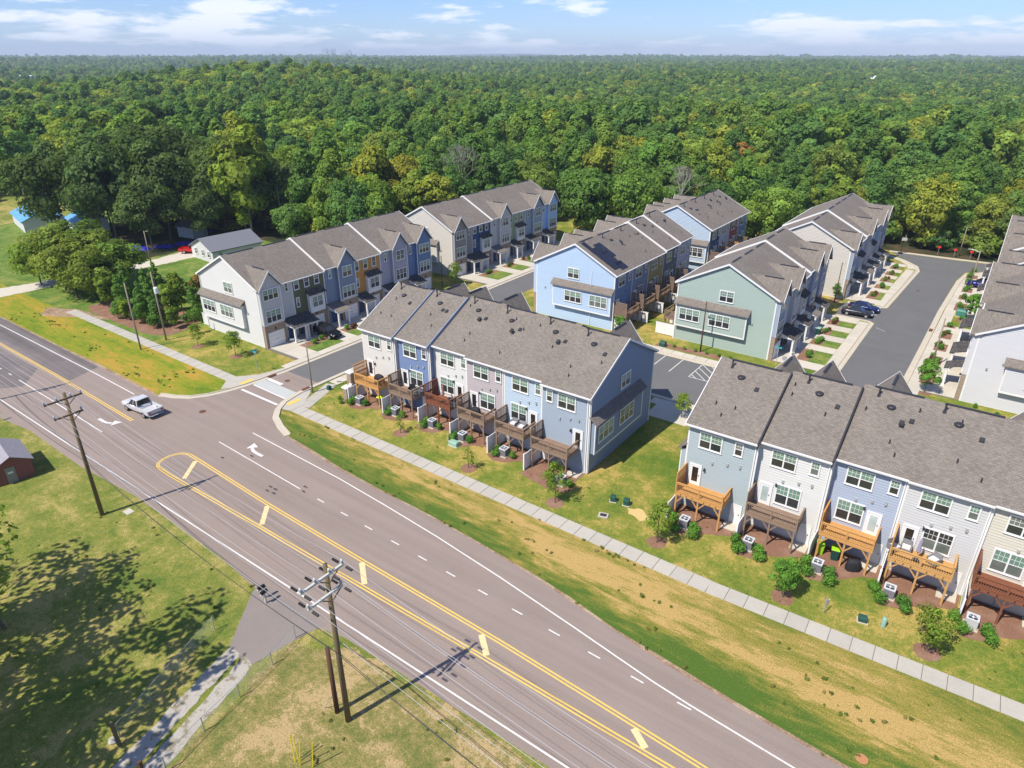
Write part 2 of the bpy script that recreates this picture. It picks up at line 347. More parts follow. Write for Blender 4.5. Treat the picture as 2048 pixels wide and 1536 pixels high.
# older darker pavement at the west end
sheet('worn_pavement', [(-330, 30.9), (-330, 35.3), (-128, 35.5), (-98.5, 35.4), (-95, 35.4), (-93.5, 31.0), (-94.5, 30.9)], .012, A_old)
sheet('worn_pavement', [(-330, 23.5), (-330, 30.2), (-101, 30.2), (-96.5, 26.8), (-99, 23.7)], .012, A_old)
for a, bb in ((Nedge[1:], 0), (NedgeE, 1)):   # sandy crumbling shoulder
    pts = [(x, y - .05) for x, y in a]; back = [(x, y + .28 + .12 * math.sin(x * .9)) for x, y in reversed(a)]
    sheet('road_shoulder', pts + back, .006, G_clay)

def strip(b, pts, w0, w1, z0, z1):
    """a solid strip along a polyline between offsets w0 and w1 to its left"""
    n = len(pts); L_, R_ = [], []
    for i in range(n):
        p = Vector(pts[i]); a = Vector(pts[max(0, i - 1)]); c = Vector(pts[min(n - 1, i + 1)]); d = (c - a).normalized(); nn = Vector((-d.y, d.x))
        L_.append(p + nn * w0); R_.append(p + nn * w1)
    for i in range(n - 1):
        b.hexa([(*L_[i], z0), (*L_[i + 1], z0), (*R_[i + 1], z0), (*R_[i], z0)], [(*L_[i], z1), (*L_[i + 1], z1), (*R_[i + 1], z1), (*R_[i], z1)])
def curb(name, pts, side=1):
    b = MB(); strip(b, pts, 0, side * .6, -.05, .024); strip(b, pts, side * .6, side * .76, -.05, .13); return ob(name, b.mesh(name, C_curb), kind='structure')

# side street between the left rows and the centre row, ends beyond the rows
sheet('side_street', rect(-72.95, 49.5, -66.95, 136), .012, A_new)
sheet('cross_street', [(-66.95, 72.2), (-13.2, 72.0), (-13.2, 70.5), (62, 70.5), (62, 84), (-66.95, 84.2)], .012, A_new)
sheet('cul_de_sac_street', [(-13.3, 84), (-6.2, 84), (-6.0, 110), (-5.9, 128), (-5.4, 149), (-4.6, 156), (-2.5, 158.6), (1, 159.8), (30, 160.5), (30, 166.5), (-18.8, 165), (-17, 161.5), (-14.2, 158), (-12.4, 154), (-12.1, 148), (-12.6, 130), (-12.9, 124), (-19.6, 123.4), (-19.4, 116.4), (-13.2, 115.8)], .016, A_new)
# ---- curbs
curb('curb', [(-79.9, 35.3)] + Wret + [(-72.95, 60), (-72.9, 92), (-72.9, 136)], 1)
curb('curb', list(reversed([(-66.9, 72.3)] + [(-66.9, 60)] + Eret)), -1)
curb('curb', [(-66.3, 72.2), (-24.6, 72.1), (-13.2, 70.4)], -1)
curb('curb', [(-66.3, 84.2), (-22, 84.2), (-15.5, 84.6), (-13.6, 86), (-13.3, 89), (-13.25, 115.2), (-14.0, 116.1), (-19.0, 116.4)], 1)
curb('curb', [(-19.0, 123.5), (-14, 123.7), (-12.9, 124.6), (-12.5, 135), (-11.8, 152.0), (-12.6, 155.6), (-14.8, 158.6), (-17.6, 160.6), (-19.5, 161.2)], 1)
curb('curb', [(-6.2, 86.5), (-6.0, 110), (-5.9, 128), (-5.3, 149), (-4.4, 155.5), (-2.5, 158.2), (1, 159.4), (12, 159.8)], -1)
curb('curb', [(-19.4, 165.0), (0, 166.3), (30, 166.6)], 1)
curb('curb', [(12, 84.2), (-3, 84.3), (-5.5, 85.0), (-6.2, 86.5)], -1)

# ---- walks made of slabs
def walk(name, p0, p1, w, n, mat=C_walk, z=.028, label=None):
    """straight walk of n slabs along p0-p1; each slab its own object"""
    p0 = Vector(p0); p1 = Vector(p1); d = (p1 - p0); Ln = d.length; d.normalize(); ang = math.atan2(d.y, d.x); s = Ln / n
    base = MB(); base.box(-.02, -.0, -.04, Ln + .02, w, z - .02)
    root = ob(name, base.mesh(name, C_joint), None, (p0.x, p0.y, 0), ang, 'structure')
    key = ('slab', round(s, 3), w, mat.name, z)
    def bl(b):
        g = .022; e = .02
        b.hexa([(g, -e, -.04), (s - g, -e, -.04), (s - g, w + e, -.04), (g, w + e, -.04)], [(g, -e, z - .012), (s - g, -e, z - .012), (s - g, w + e, z - .012), (g, w + e, z - .012)])
        b.box(g + .01, -e + .01, z - .012, s - g - .01, w + e - .01, z)
    me = cached(key, 'slab', bl, mat)
    for i in range(n):
        ob('slab', me, root, (i * s, 0, rnd.uniform(-.004, .004)))
    return root
walk('sidewalk', (-122, 42.95), (-77.0, 42.95), 1.5, 30)
walk('sidewalk', (-63.4, 42.55), (-12, 42.3), 1.55, 34)
walk('sidewalk', (-12, 42.3), (30, 43.9), 1.5, 28)
sheet('corner_pad', [(-77.0, 42.9), (-77.0, 44.5), (-75.2, 46.6), (-74.3, 50), (-73.55, 50), (-73.75, 45.6), (-74.1, 43.2), (-75.3, 41.0)], .04, C_walk)
sheet('corner_pad', [(-66.0, 47.6), (-65.2, 46.9), (-63.4, 44.3), (-63.4, 42.5), (-64.6, 42.2), (-65.5, 43.4), (-66.2, 46.4)], .04, C_walk)
walk('sidewalk', (-74.95, 50), (-74.95, 90), 1.35, 26, C_new) if False else None
walk('sidewalk', (-73.62, 50), (-73.62, 136), 1.5, 43, C_new)
walk('sidewalk', (-62.2, 44.35), (-64.5, 50.6), 1.5, 4, C_walk)
walk('sidewalk', (-64.5, 50.6), (-64.5, 72), 1.5, 11, C_new)
walk('sidewalk', (-66, 85.0), (-15.6, 85.0), 1.5, 30, C_new)
walk('sidewalk', (-30, 69.7), (-24.5, 70.0), 1.6, 3, C_new)
walk('sidewalk', (-14.02, 86), (-13.95, 115), 1.4, 19, C_new)
walk('sidewalk', (-13.6, 125), (-12.75, 152), 1.4, 18, C_new)
walk('sidewalk', (-3.9, 87), (-3.3, 152), 1.5, 40, C_new)
b = MB(); strip(b, [(-12.65, 153), (-13.4, 156.2), (-15.4, 159.2), (-18, 161.4), (-20.5, 162.6)], 0, 1.4, 0, .05); ob('sidewalk', b.mesh('sidewalk', C_new), kind='structure')
sheet('sidewalk', rect(-29, 66.5, -24, 71.4), .03, C_new)

def yard(parent_name, side, xf, xw, slots, gar, ysod=True):
    """front yards: concrete from the facade (xf) to the walk (xw); between garage drives a sod patch and a mulch bed"""
    lo, hi = min(xf, xw), max(xf, xw); y0, y1 = slots[0], slots[-1]
    root = sheet(parent_name, rect(lo, y0, hi, y1), .02, C_joint)
    d = 1 if xw > xf else -1
    for g0, g1 in gar:
        for k in range(2):
            a = xf + (xw - xf) * k / 2; c = xf + (xw - xf) * (k + 1) / 2; a, c = min(a, c), max(a, c)
            bb = MB(); bb.box(a + .015, g0, .0, c - .015, g1, .045); ob('slab', bb.mesh('slab', C_new), root)
    # the gaps between the drives
    ys = [y0] + [v for g in gar for v in g] + [y1]
    for i in range(0, len(ys), 2):
        a, c = ys[i], ys[i + 1]
        if c - a < .8: continue
        xm = xf + d * 3.2
        bb = MB(); bb.box(min(xf, xm), a, 0, max(xf, xm), c, .042); ob('slab', bb.mesh('slab', C_new), root)
        xm2 = xf + d * 4.8; bb = MB(); bb.box(min(xm, xm2), a, 0, max(xm, xm2), c, .06); ob('mulch_bed', bb.mesh('mulch_bed', Mulch), root)
        bb = MB(); bb.box(min(xm2, xw), a, 0, max(xm2, xw), c, .055); ob('sod_patch', bb.mesh('sod_patch', G_vivid), root)
        shrub_spots.append((xf + d * 4.2, (a + c) / 2, c - a))
shrub_spots = []
gL = lambda y0, w, gs: [(y0 + i * w + a, y0 + i * w + bb) for i, (a, bb) in enumerate(gs)]
GG = [(.3, 3.4), (2.6, 5.2), (2.6, 5.4), (2.6, 5.2), (2.6, 5.4), (2.6, 5.4)]
yard('front_yard', 1, -82.3, -75.1, [52.5, 88], gL(52.8, 5.8, GG))
yard('front_yard', 1, -83.2, -75.1, [95.2, 131], gL(95.5, 5.85, GG))
yard('front_yard', 1, -22.5, -15.4, [91, 116], gL(91, 5.0, [(.2, 2.6), (2.3, 4.6), (2.3, 4.6), (2.3, 4.6), (2.3, 4.6)]))
yard('front_yard', 1, -20.2, -14.6, [125.4, 156], gL(125.4, 5.1, [(.2, 2.6)] + [(2.4, 4.7)] * 5))
yard('front_yard', -1, .5, -3.9, [92.3, 121], gL(92.3, 5.7, [(.3, 3.0)] + [(2.4, 4.9)] * 4))
yard('front_yard', -1, .9, -3.4, [127, 158], gL(127, 5.1, [(.3, 2.8)] + [(2.4, 4.7)] * 5))

# ---- road markings
def line(pts, w, mat, z=.017, name='road_marking'):
    b = MB(); n = len(pts)
    L_ = []
    for i in range(n):
        p = Vector(pts[i]); a = Vector(pts[max(0, i - 1)]); c = Vector(pts[min(n - 1, i + 1)]); d = (c - a).normalized(); nn = Vector((-d.y, d.x)) * w / 2
        L_.append((p + nn, p - nn))
    for i in range(n - 1): b.q((*L_[i][0], z), (*L_[i][1], z), (*L_[i + 1][1], z), (*L_[i + 1][0], z))
    return ob(name, b.mesh(name, mat), kind='structure')
line([(-330, 34.1), (-124, 34.1), (-93, 34.05), (-82.8, 33.9)], .14, P_white, .021)
line([(-62.5, 36.7), (-47.5, 36.2), (-40.6, 35.7), (-33.8, 35.1), (-26.1, 34.2), (-18.3, 33.1), (-11.7, 32.1), (-8.9, 31.8), (-4.8, 31.5), (-2, 31.3), (60, 31.0)], .12, P_white)
line([(-330, 23.5), (-100, 23.5), (-73.6, 23.45), (60, 23.45)], .13, P_white, .021)
line([(-63.8, 33.35), (-49.3, 32.75)], .11, P_white)
for x in (-46.6, -43.2, -39.9, -36.5, -33.2, -30.0, -26.6, -23.2, -19.8, -16.4, -13.0, -9.6):
    y = 32.65 - (x + 46.6) * .0305; line([(x, y), (x + .98, y - .02)], .11, P_white)
line([(-112.4, 27.3), (-111.4, 27.3)], .13, P_white, .021)
for x in (-109, -105.6, -102.4): line([(x, 27.3), (x + .9, 27.3)], .13, P_white, .021)
line([(-99.1, 27.25), (-76.3, 26.9)], .13, P_white, .021)
for o in (-.13, .13):
    line([(-330, 30.9 + o), (-115, 30.9 + o), (-97, 30.75 + o), (-76.2, 30.25 + o)], .12, P_yel, .021)
    top = [(-64.0, 29.95), (-62.9, 29.95), (-49.6, 29.35), (-36.8, 29.05), (-22, 28.8), (-11.7, 28.4), (-6.3, 28.15), (10, 27.9), (60, 27.7)]
    bot = [(-63.9, 26.7), (-62, 26.62), (-47.4, 26.8), (-20, 27.0), (60, 27.05)]
    nose = [(-64.0, 29.95), (-64.6, 29.75), (-65.1, 29.3), (-65.35, 28.6), (-65.3, 27.8), (-65.0, 27.2), (-64.5, 26.8), (-63.9, 26.7)]
    line([(x, y + o) for x, y in top], .12, P_yel); line([(x, y + o) for x, y in bot], .12, P_yel)
    cx, cy = -63.6, 28.3
    line([(cx + (x - cx) * (1 - o * .7 * -1 * .6), cy + (y - cy) * (1 + o * .45)) for x, y in nose], .12, P_yel)
for a, c in (((-62.2, 29.6), (-60.1, 27.1)), ((-49.5, 29.15), (-47.5, 27.1)), ((-36.4, 28.85), (-34.3, 27.2)), ((-23.5, 28.55), (-22.0, 27.25)), ((-11.0, 28.1), (-9.8, 27.3))): line([a, c], .45, P_bar, .020)
line([(-73.2, 42.6), (-66.0, 42.6)], .35, P_white)
b = MB(); b.q((-73.3, 44.35, .017), (-66.4, 44.25, .017), (-66.5, 46.1, .017), (-73.2, 46.1, .017)); ob('crossing', b.mesh('crossing', P_xwalk), kind='structure')
line([(-73.1, 44.3), (-66.4, 44.15)], .2, P_white, .021); line([(-73.1, 46.5), (-70.2, 46.45)], .55, P_white, .021)
for x0, y0 in ((-74.6, 44.3), (-65.0, 44.2)): sheet('tactile_strip', [(x0 - .35, y0 - .9), (x0 + .3, y0 - .9), (x0 + .35, y0 + .9), (x0 - .3, y0 + .9)], .048, P_yel)
# tar patches, skid marks
TarM = plain('tar', (.06, .052, .05), .7, .3, 0, .3, 6)
for x, y in ((-52.2, 31.2), (-51.4, 31.2), (-51.9, 30.6), (-51.0, 30.7), (-49.4, 33.2), (-48.9, 32.6), (-58.6, 33.6), (-60.8, 31.6)):
    sheet('tar_patch', wavy([(x, y), (x + .5, y), (x + .5, y + .18), (x, y + .18)], .04, int(abs(x * 7)), .15), .0195, TarM)
for k in range(0): line([(-70.5 + .9 * k, 41.5 - .1 * k), (-69.8 + .9 * k, 38.2), (-67.4 + .9 * k, 35.6), (-63 + k, 34.4)], .05, plain('rubber_streak', (.15, .125, .115), .8), .0105 + .0004 * k, 'skid_mark')
def arrow(x, y, ang, mir=1):
    P = []
    path = [(0, 0), (.9, .0), (1.7, .08), (2.3, .35)]
    b = MB(); L_ = []
    for i, p in enumerate(path):
        a = Vector(path[max(0, i - 1)]); c = Vector(path[min(3, i + 1)]); d = (c - a).normalized(); nn = Vector((-d.y, d.x)) * .17; L_.append((Vector(p) + nn, Vector(p) - nn))
    ca, sa = math.cos(ang), math.sin(ang)
    T = lambda v: (x + v[0] * ca - v[1] * mir * sa, y + v[0] * sa + v[1] * mir * ca, .018)
    for i in range(3): b.q(T(L_[i][0]), T(L_[i][1]), T(L_[i + 1][1]), T(L_[i + 1][0]))
    b.q(T((1.95, .85)), T((2.75, -.05)), T((3.0, 1.15)))
    ob('turn_arrow', b.mesh('turn_arrow', P_white), kind='structure')
arrow(-79.8, 28.2, 0, 1); arrow(-57.4, 34.3, math.pi, -1)
# parking bay lines on the cross street
for x in (-40, -37, -34.4, -31.8): line([(x, 79.4), (x, 84.1)], .11, P_white, .018)
for p in (((-29.0, 79.4), (-29.0, 84.1)), ((-29.0, 79.4), (-26.4, 79.4)), ((-26.4, 79.4), (-26.4, 84.1)), ((-29, 80.3), (-28.0, 79.4)), ((-29, 81.6), (-26.7, 79.4)), ((-29, 82.9), (-26.4, 80.4)), ((-28.9, 84.1), (-26.4, 81.7)), ((-27.6, 84.1), (-26.4, 82.9))): line(p, .1, P_white, .018)
line([(-19.2, 119.9), (-13.6, 119.7)], .1, P_white, .02)
line([(-12.6, 113.4), (-11.2, 112.4)], .07, P_white, .02)

# gravel drive, paved apron and bare ground on the south side
sheet('drive_apron', [(-41.2, 22.6), (-40.8, 21.4), (-37.2, 16.9), (-34.7, 16.9), (-33.9, 21.0), (-33.4, 22.6)], .012, A_drive)
sheet('gravel_drive', wavy([(-37.3, 17.1), (-36.05, 17.1), (-33.45, 7.5), (-30.8, -3), (-32.2, -3), (-34.75, 7.5)], .1, 1, .5), .0145, Gravel)
sheet('gravel_drive', wavy([(-35.7, 17.1), (-34.5, 17.1), (-31.75, 7.5), (-29.2, -3), (-30.5, -3), (-33.0, 7.5)], .1, 2, .5), .0145, Gravel)
sheet('bare_ground', wavy([(-52, 20.6), (-46, 21.3), (-42.5, 21.4), (-40.6, 19.8), (-42, 17.2), (-46, 18.6), (-50, 19.2)], .3, 3), .006, G_clay) if False else None
sheet('bare_ground', wavy([(-31, 16.5), (-27.5, 18.8), (-23, 18.3), (-25.5, 15.4), (-29.0, 13.9)], .35, 5), .0065, G_rough)
sheet('bare_ground', wavy([(-127, 42.4), (-122.5, 44.2), (-119, 45.2), (-112, 45.3), (-118, 42.9), (-121, 40.8), (-124, 39.9)], .3, 4), .0065, G_clay)
sheet('mulch_bed', wavy([(-122, 46.2), (-117, 45.2), (-109, 45.4), (-101, 45.6), (-98.4, 47.4), (-98.2, 52), (-103, 55), (-112, 55), (-122, 50)], .25, 6), .0045, Mulch)
sheet('driveway', wavy([(-146, 38), (-139.5, 38), (-138, 58), (-136.6, 66), (-136.3, 76), (-139, 78.5), (-143, 78), (-141, 66), (-141, 58)], .2, 8), .006, C_new)
sheet('yard_soil', wavy([(-150, 58), (-143, 58), (-144, 92), (-180, 92), (-176, 62)], .5, 9, 2), .005, G_forest)
sheet('field', wavy([(-260, 66), (-203, 62), (-205, 92), (-275, 112)], .8, 10, 4), .005, G_south)

# ------------------------------------------------------------------ townhouses
def siding_mat(name, c):
    k = 'siding_' + name
    if k in MATS: return MATS[k]
    m, t, b = base_mat(k, c, .65, .25); f = noise_n(t, mapped(t, geo(t), (.4, .4, 3)), 1, 4, .6)
    L(t, mixc(t, f, tuple(x * .93 for x in c), tuple(x * 1.06 for x in c)), b.inputs['Base Color']); MATS[k] = m; return m
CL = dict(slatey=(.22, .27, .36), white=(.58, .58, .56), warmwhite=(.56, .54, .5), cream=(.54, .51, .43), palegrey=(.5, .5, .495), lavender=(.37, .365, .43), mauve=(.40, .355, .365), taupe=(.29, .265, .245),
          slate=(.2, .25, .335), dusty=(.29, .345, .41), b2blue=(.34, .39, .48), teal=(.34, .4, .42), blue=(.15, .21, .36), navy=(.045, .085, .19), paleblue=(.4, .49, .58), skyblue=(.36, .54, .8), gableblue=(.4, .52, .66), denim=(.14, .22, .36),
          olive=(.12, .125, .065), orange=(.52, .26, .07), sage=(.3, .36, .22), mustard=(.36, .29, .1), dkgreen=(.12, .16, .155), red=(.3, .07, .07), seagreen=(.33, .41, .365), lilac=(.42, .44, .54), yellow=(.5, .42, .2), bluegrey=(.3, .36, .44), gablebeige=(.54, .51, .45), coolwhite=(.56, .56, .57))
D = 14.0; EZ = 8.75; SL = .515; RZ = EZ + 7 * SL
PI = math.pi
ROTC = lambda th, x, y: (x * math.cos(th) - y * math.sin(th), x * math.sin(th) + y * math.cos(th))
class Face:
    """a wall face of a house: s runs right along the wall seen from outside, outward is -y"""
    def __init__(s, par, ax, ay, th): s.par = par; s.a = (ax, ay); s.th = th
    def put(s, name, me, x=0, out=0, z=0, par=None):
        if par is not None: return ob(name, me, par, (x, -out, z))
        dx, dy = ROTC(s.th, x, -out); return ob(name, me, s.par, (s.a[0] + dx, s.a[1] + dy, z), s.th)
def planks(b, f, z0, z1, p=.24, lip=.042):
    n = max(1, round((z1 - z0) / p)); p = (z1 - z0) / n
    for i in range(n):
        a = z0 + i * p; c = a + p; (l0, r0), (l1, r1) = f(a), f(c)
        if r0 - l0 < .05: break
        b.q((l0, -lip, a), (r0, -lip, a), (r1, -.004, c), (l1, -.004, c)); b.q((l0, 0, a), (r0, 0, a), (r0, -lip, a), (l0, -lip, a))
        b.q((l0, 0, a), (l0, -lip, a), (l1, 0, c)); b.q((r0, -lip, a), (r0, 0, a), (r1, 0, c))
def wall_rect(w, z0, z1, mat, x0=0): return cached(('wr', round(w, 2), z0, z1, x0), 'wall', lambda b: planks(b, lambda z: (x0, x0 + w), z0, z1), mat)
def gable_f(z):
    if z <= EZ: return (0, D)
    k = (z - EZ) / SL; return (min(k, 7), max(D - k, 7))
def window(F, x, z, w, h, n=2, out=.02, grid=True, dark=0, name='window', tr=.11):
    sw = (w - tr * (n + 1)) / n if n < 3 or True else 0
    def bl(b):
        d = .055
        b.box(0, -d, 0, w, 0, tr); b.box(0, -d, h - tr * 1.2, w, 0, h); b.box(0, -d, tr, tr, 0, h - tr * 1.2); b.box(w - tr, -d, tr, w, 0, h - tr * 1.2)
        b.box(-.03, -d - .03, -.03, w + .03, 0, 0)
        for i in range(n):
            a = tr + i * (sw + tr)
            if i: b.box(a - tr, -d + .01, tr, a, 0, h - tr * 1.2)
            zm = (tr + h - tr * 1.2) / 2
            b.box(a, -d + .02, zm - .03, a + sw, 0, zm + .03)
            if grid:
                k = 2 if sw > .45 else 1
                for j in range(1, k + 1) if k > 1 else (1,):
                    xx = a + sw * j / (k + 1); b.box(xx - .012, -.031, zm + .03, xx + .012, 0, h - tr * 1.2)
                zz = (zm + h - tr) / 2; b.box(a, -.031, zz - .012, a + sw, 0, zz + .012)
    o = F.put(name, cached(('win', round(w, 2), round(h, 2), n, grid), 'window', bl, Trim), x, out + .04, z)
    zm = (tr + h - tr * 1.2) / 2
    up = cached(('pn', round(sw, 3), round(h, 3), 1), 'pane', lambda b: b.box(0, -.018, zm + .03, sw, 0, h - tr * 1.2), Blind if not dark else Pane)
    if rnd.random() < .25: up = cached(('pn', round(sw, 3), round(h, 3), 1), 'pane', lambda b: b.box(0, -.018, zm + .03, sw, 0, h - tr * 1.2), rnd.choice([Pane, Blind2]))
    lo = cached(('pn', round(sw, 3), round(h, 3), 0), 'pane', lambda b: b.box(0, -.018, tr, sw, 0, zm - .03), Pane if rnd.random() < .8 else Blind2)
    for i in range(n):
        a = tr + i * (sw + tr); ob('pane', up, o, (a, 0, 0)); ob('pane', lo, o, (a, 0, 0))
    return o
def door(F, x, z, w=1.15, h=2.15, blind=False, out=.02):
    def bl(b):
        b.box(0, -.06, 0, .12, 0, h); b.box(w - .12, -.06, 0, w, 0, h); b.box(.12, -.06, h - .14, w - .12, 0, h); b.box(.12, -.03, 0, w - .12, 0, h - .14)
    o = F.put('door', cached(('door', w, h), 'door', bl, Trim), x, out + .04, z)
    ob('pane', cached(('dg', w, h, blind), 'pane', lambda b: b.box(.3, -.045, .35, w - .3, 0, h - .32), DoorBlind if blind else DoorGlass), o)
    ob('handle', cached(('dh',), 'handle', lambda b: b.box(-.03, -.09, 0, .03, 0, .1), Dark), o, (w - .2, 0, 1.0)); return o
def utility_door(F, x, w=1.0, h=2.05, out=.02):
    def bl(b): b.box(0, -.05, 0, .09, 0, h); b.box(w - .09, -.05, 0, w, 0, h); b.box(.09, -.05, h - .1, w - .09, 0, h); b.box(.09, -.025, 0, w - .09, 0, h - .1)
    o = F.put('door', cached(('udoor', w, h), 'door', bl, Trim), x, out + .04, .02)
    ob('handle', cached(('dh',), 'handle', lambda b: b.box(-.03, -.09, 0, .03, 0, .1), Dark), o, (w - .2, 0, 1.0))
def garage(F, x, w=2.5, h=2.1, out=.02):
    def bl(b):
        b.box(-.1, -.05, 0, 0, 0, h + .1); b.box(w, -.05, 0, w + .1, 0, h + .1); b.box(0, -.05, h, w, 0, h + .1)
        for r_ in range(4):
            z0 = r_ * h / 4
            b.box(0, -.015, z0 + .012, w, 0, z0 + h / 4 - .012)
            for c in range(4):
                x0 = c * w / 4; b.box(x0 + .08, -.03, z0 + .09, x0 + w / 4 - .08, 0, z0 + h / 4 - .09)
    o = F.put('garage_door', cached(('gar', w, h), 'garage_door', bl, Gar), x, out, .03)
    ob('handle', cached(('gh',), 'handle', lambda b: (b.box(-.16, -.05, 0, -.12, 0, .16), b.box(.12, -.05, 0, .16, 0, .16)), Dark), o, (w / 2, 0, .95))
def wall_lamp(F, x, z, out=.02):
    F.put('wall_lamp', cached(('wl',), 'wall_lamp', lambda b: (b.box(-.05, -.05, 0, .05, 0, .3), b.box(-.08, -.2, .02, .08, -.05, .25)), Dark), x, out, z)
def vent_cap(F, x, z, out=.02):
    F.put('vent_cap', cached(('vc',), 'vent_cap', lambda b: (b.box(-.1, -.1, 0, .1, 0, .2), b.box(-.08, -.14, -.04, .08, -.02, .08)), Galv), x, out, z)
def deck(F, x, w=4.35, d=2.15, wd=WoodO, screen=True, z=2.62):
    """balcony deck on posts; local frame: x right, -y outward"""
    def bl(b):
        n = 15
        for i in range(n): b.box(0, -d + i * d / n + .008, z - .04, w, -d + (i + 1) * d / n - .008, z)
        b.box(0, -d, z - .3, w, -d + .05, z - .04); b.box(0, -d, z - .3, .05, 0, z - .04); b.box(w - .05, -d, z - .3, w, 0, z - .04)
        for i in range(1, 8): b.box(i * w / 8 - .03, -d, z - .26, i * w / 8 + .03, 0, z - .05)
    o = F.put('deck', cached(('deck', w, d, z), 'deck', bl, wd), x, .03, 0)
    def rl(b):
        t = z + 1.0
        for px in (.05, w / 2, w - .05): b.box(px - .05, -d - .02, z - .3, px + .05, -d + .08, t)
        for px in (.05, w - .05): b.box(px - .05, -.12, z, px + .05, -.02, t)
        for (a, c) in (((0, -d + .03), (w, -d + .03)), ((.05, -d), (.05, -.05)), ((w - .05, -d), (w - .05, -.05))):
            b.bar((*a, t), (*c, t), .13, .05); b.bar((*a, t - .12), (*c, t - .12), .05, .09); b.bar((*a, z + .1), (*c, z + .1), .05, .09)
    ob('railing', cached(('rail', w, d, z), 'railing', rl, wd), o)
    def bal(b):
        k = int(w / .16)
        for i in range(1, k): xx = i * w / k; b.box(xx - .015, -d, z + .1, xx + .015, -d + .03, z + .9)
        k = int(d / .16)
        for i in range(1, k):
            yy = -i * d / k; b.box(.03, yy - .02, z + .1, .07, yy + .02, z + .9); b.box(w - .07, yy - .02, z + .1, w - .03, yy + .02, z + .9)
    bo = ob('balusters', cached(('bal', w, d, z), 'balusters', bal, wd), o); bo['kind'] = 'stuff'
    def post(b):
        b.box(-.07, -.07, 0, .07, .07, z - .3); b.bar((0, 0, z - 1.1), (.62, 0, z - .33), .09); b.bar((0, 0, z - 1.1), (-.62, 0, z - .33), .09)
    def poste(s): return lambda b: (b.box(-.07, -.07, 0, .07, .07, z - .3), b.bar((0, 0, z - 1.1), (.62 * s, 0, z - .33), .09))
    ob('post', cached(('post0', z), 'post', poste(1), wd), o, (.15, -d + .1, 0)); ob('post', cached(('post1', z), 'post', post, wd), o, (w / 2, -d + .1, 0)); ob('post', cached(('post2', z), 'post', poste(-1), wd), o, (w - .15, -d + .1, 0))
    if screen:
        def sc(b):
            b.box(-.02, -d, z, .06, -d + .09, z + 1.95); b.box(-.02, -.1, z, .06, -.01, z + 1.95); b.box(-.03, -d, z + 1.93, .08, -.01, z + 2.0)
            for i in range(15): b.box(.0, -d + .08, z + .12 + i * .122, .03, -.1, z + .185 + i * .122)
        ob('privacy_screen', cached(('scr', d, z), 'privacy_screen', sc, wd), o)
    return o
def bumpout(par, x0, F, mat, L0=.25, Ln=10.3, dk=False, z0=2.35, z1=5.75):
    """boxed-out bay along the gable wall with its own shed roof and two triple windows"""
    p = .6
    def bl(b):
        b.box(0, -p, z0, Ln, 0, z1)
    F.put('side_bay', cached(('bay', Ln, z0, z1), 'side_bay', bl, mat), L0)
    G = Face(par, *(lambda q: (F.a[0] + q[0], F.a[1] + q[1]))(ROTC(F.th, L0, -p)), F.th)
    G.put('siding', cached(('baysid', Ln, z0, z1), 'siding', lambda b: planks(b, lambda z: (0, Ln), z0 + .15, z1), mat), 0)
    def tr(b):
        b.box(-.02, -.05, z0 - .02, Ln + .02, 0, z0 + .16); b.box(-.03, -.05, z0, .12, .05, z1); b.box(Ln - .12, -.05, z0, Ln + .03, .05, z1); b.box(-.02, -.06, z1 - .22, Ln + .02, 0, z1)
    G.put('bay_trim', cached(('baytr', Ln, z0, z1), 'bay_trim', tr, Trim), 0)
    def rf(b):
        b.hexa([(-.3, -p - .35, z1 - .05), (Ln + .3, -p - .35, z1 - .05), (Ln + .3, 0, z1 + .72), (-.3, 0, z1 + .72)], [(-.3, -p - .35, z1 + .05), (Ln + .3, -p - .35, z1 + .05), (Ln + .3, 0, z1 + .85), (-.3, 0, z1 + .85)])
    F.put('bay_roof', cached(('bayrf', Ln, z1), 'bay_roof', rf, Roof), L0)
    return G

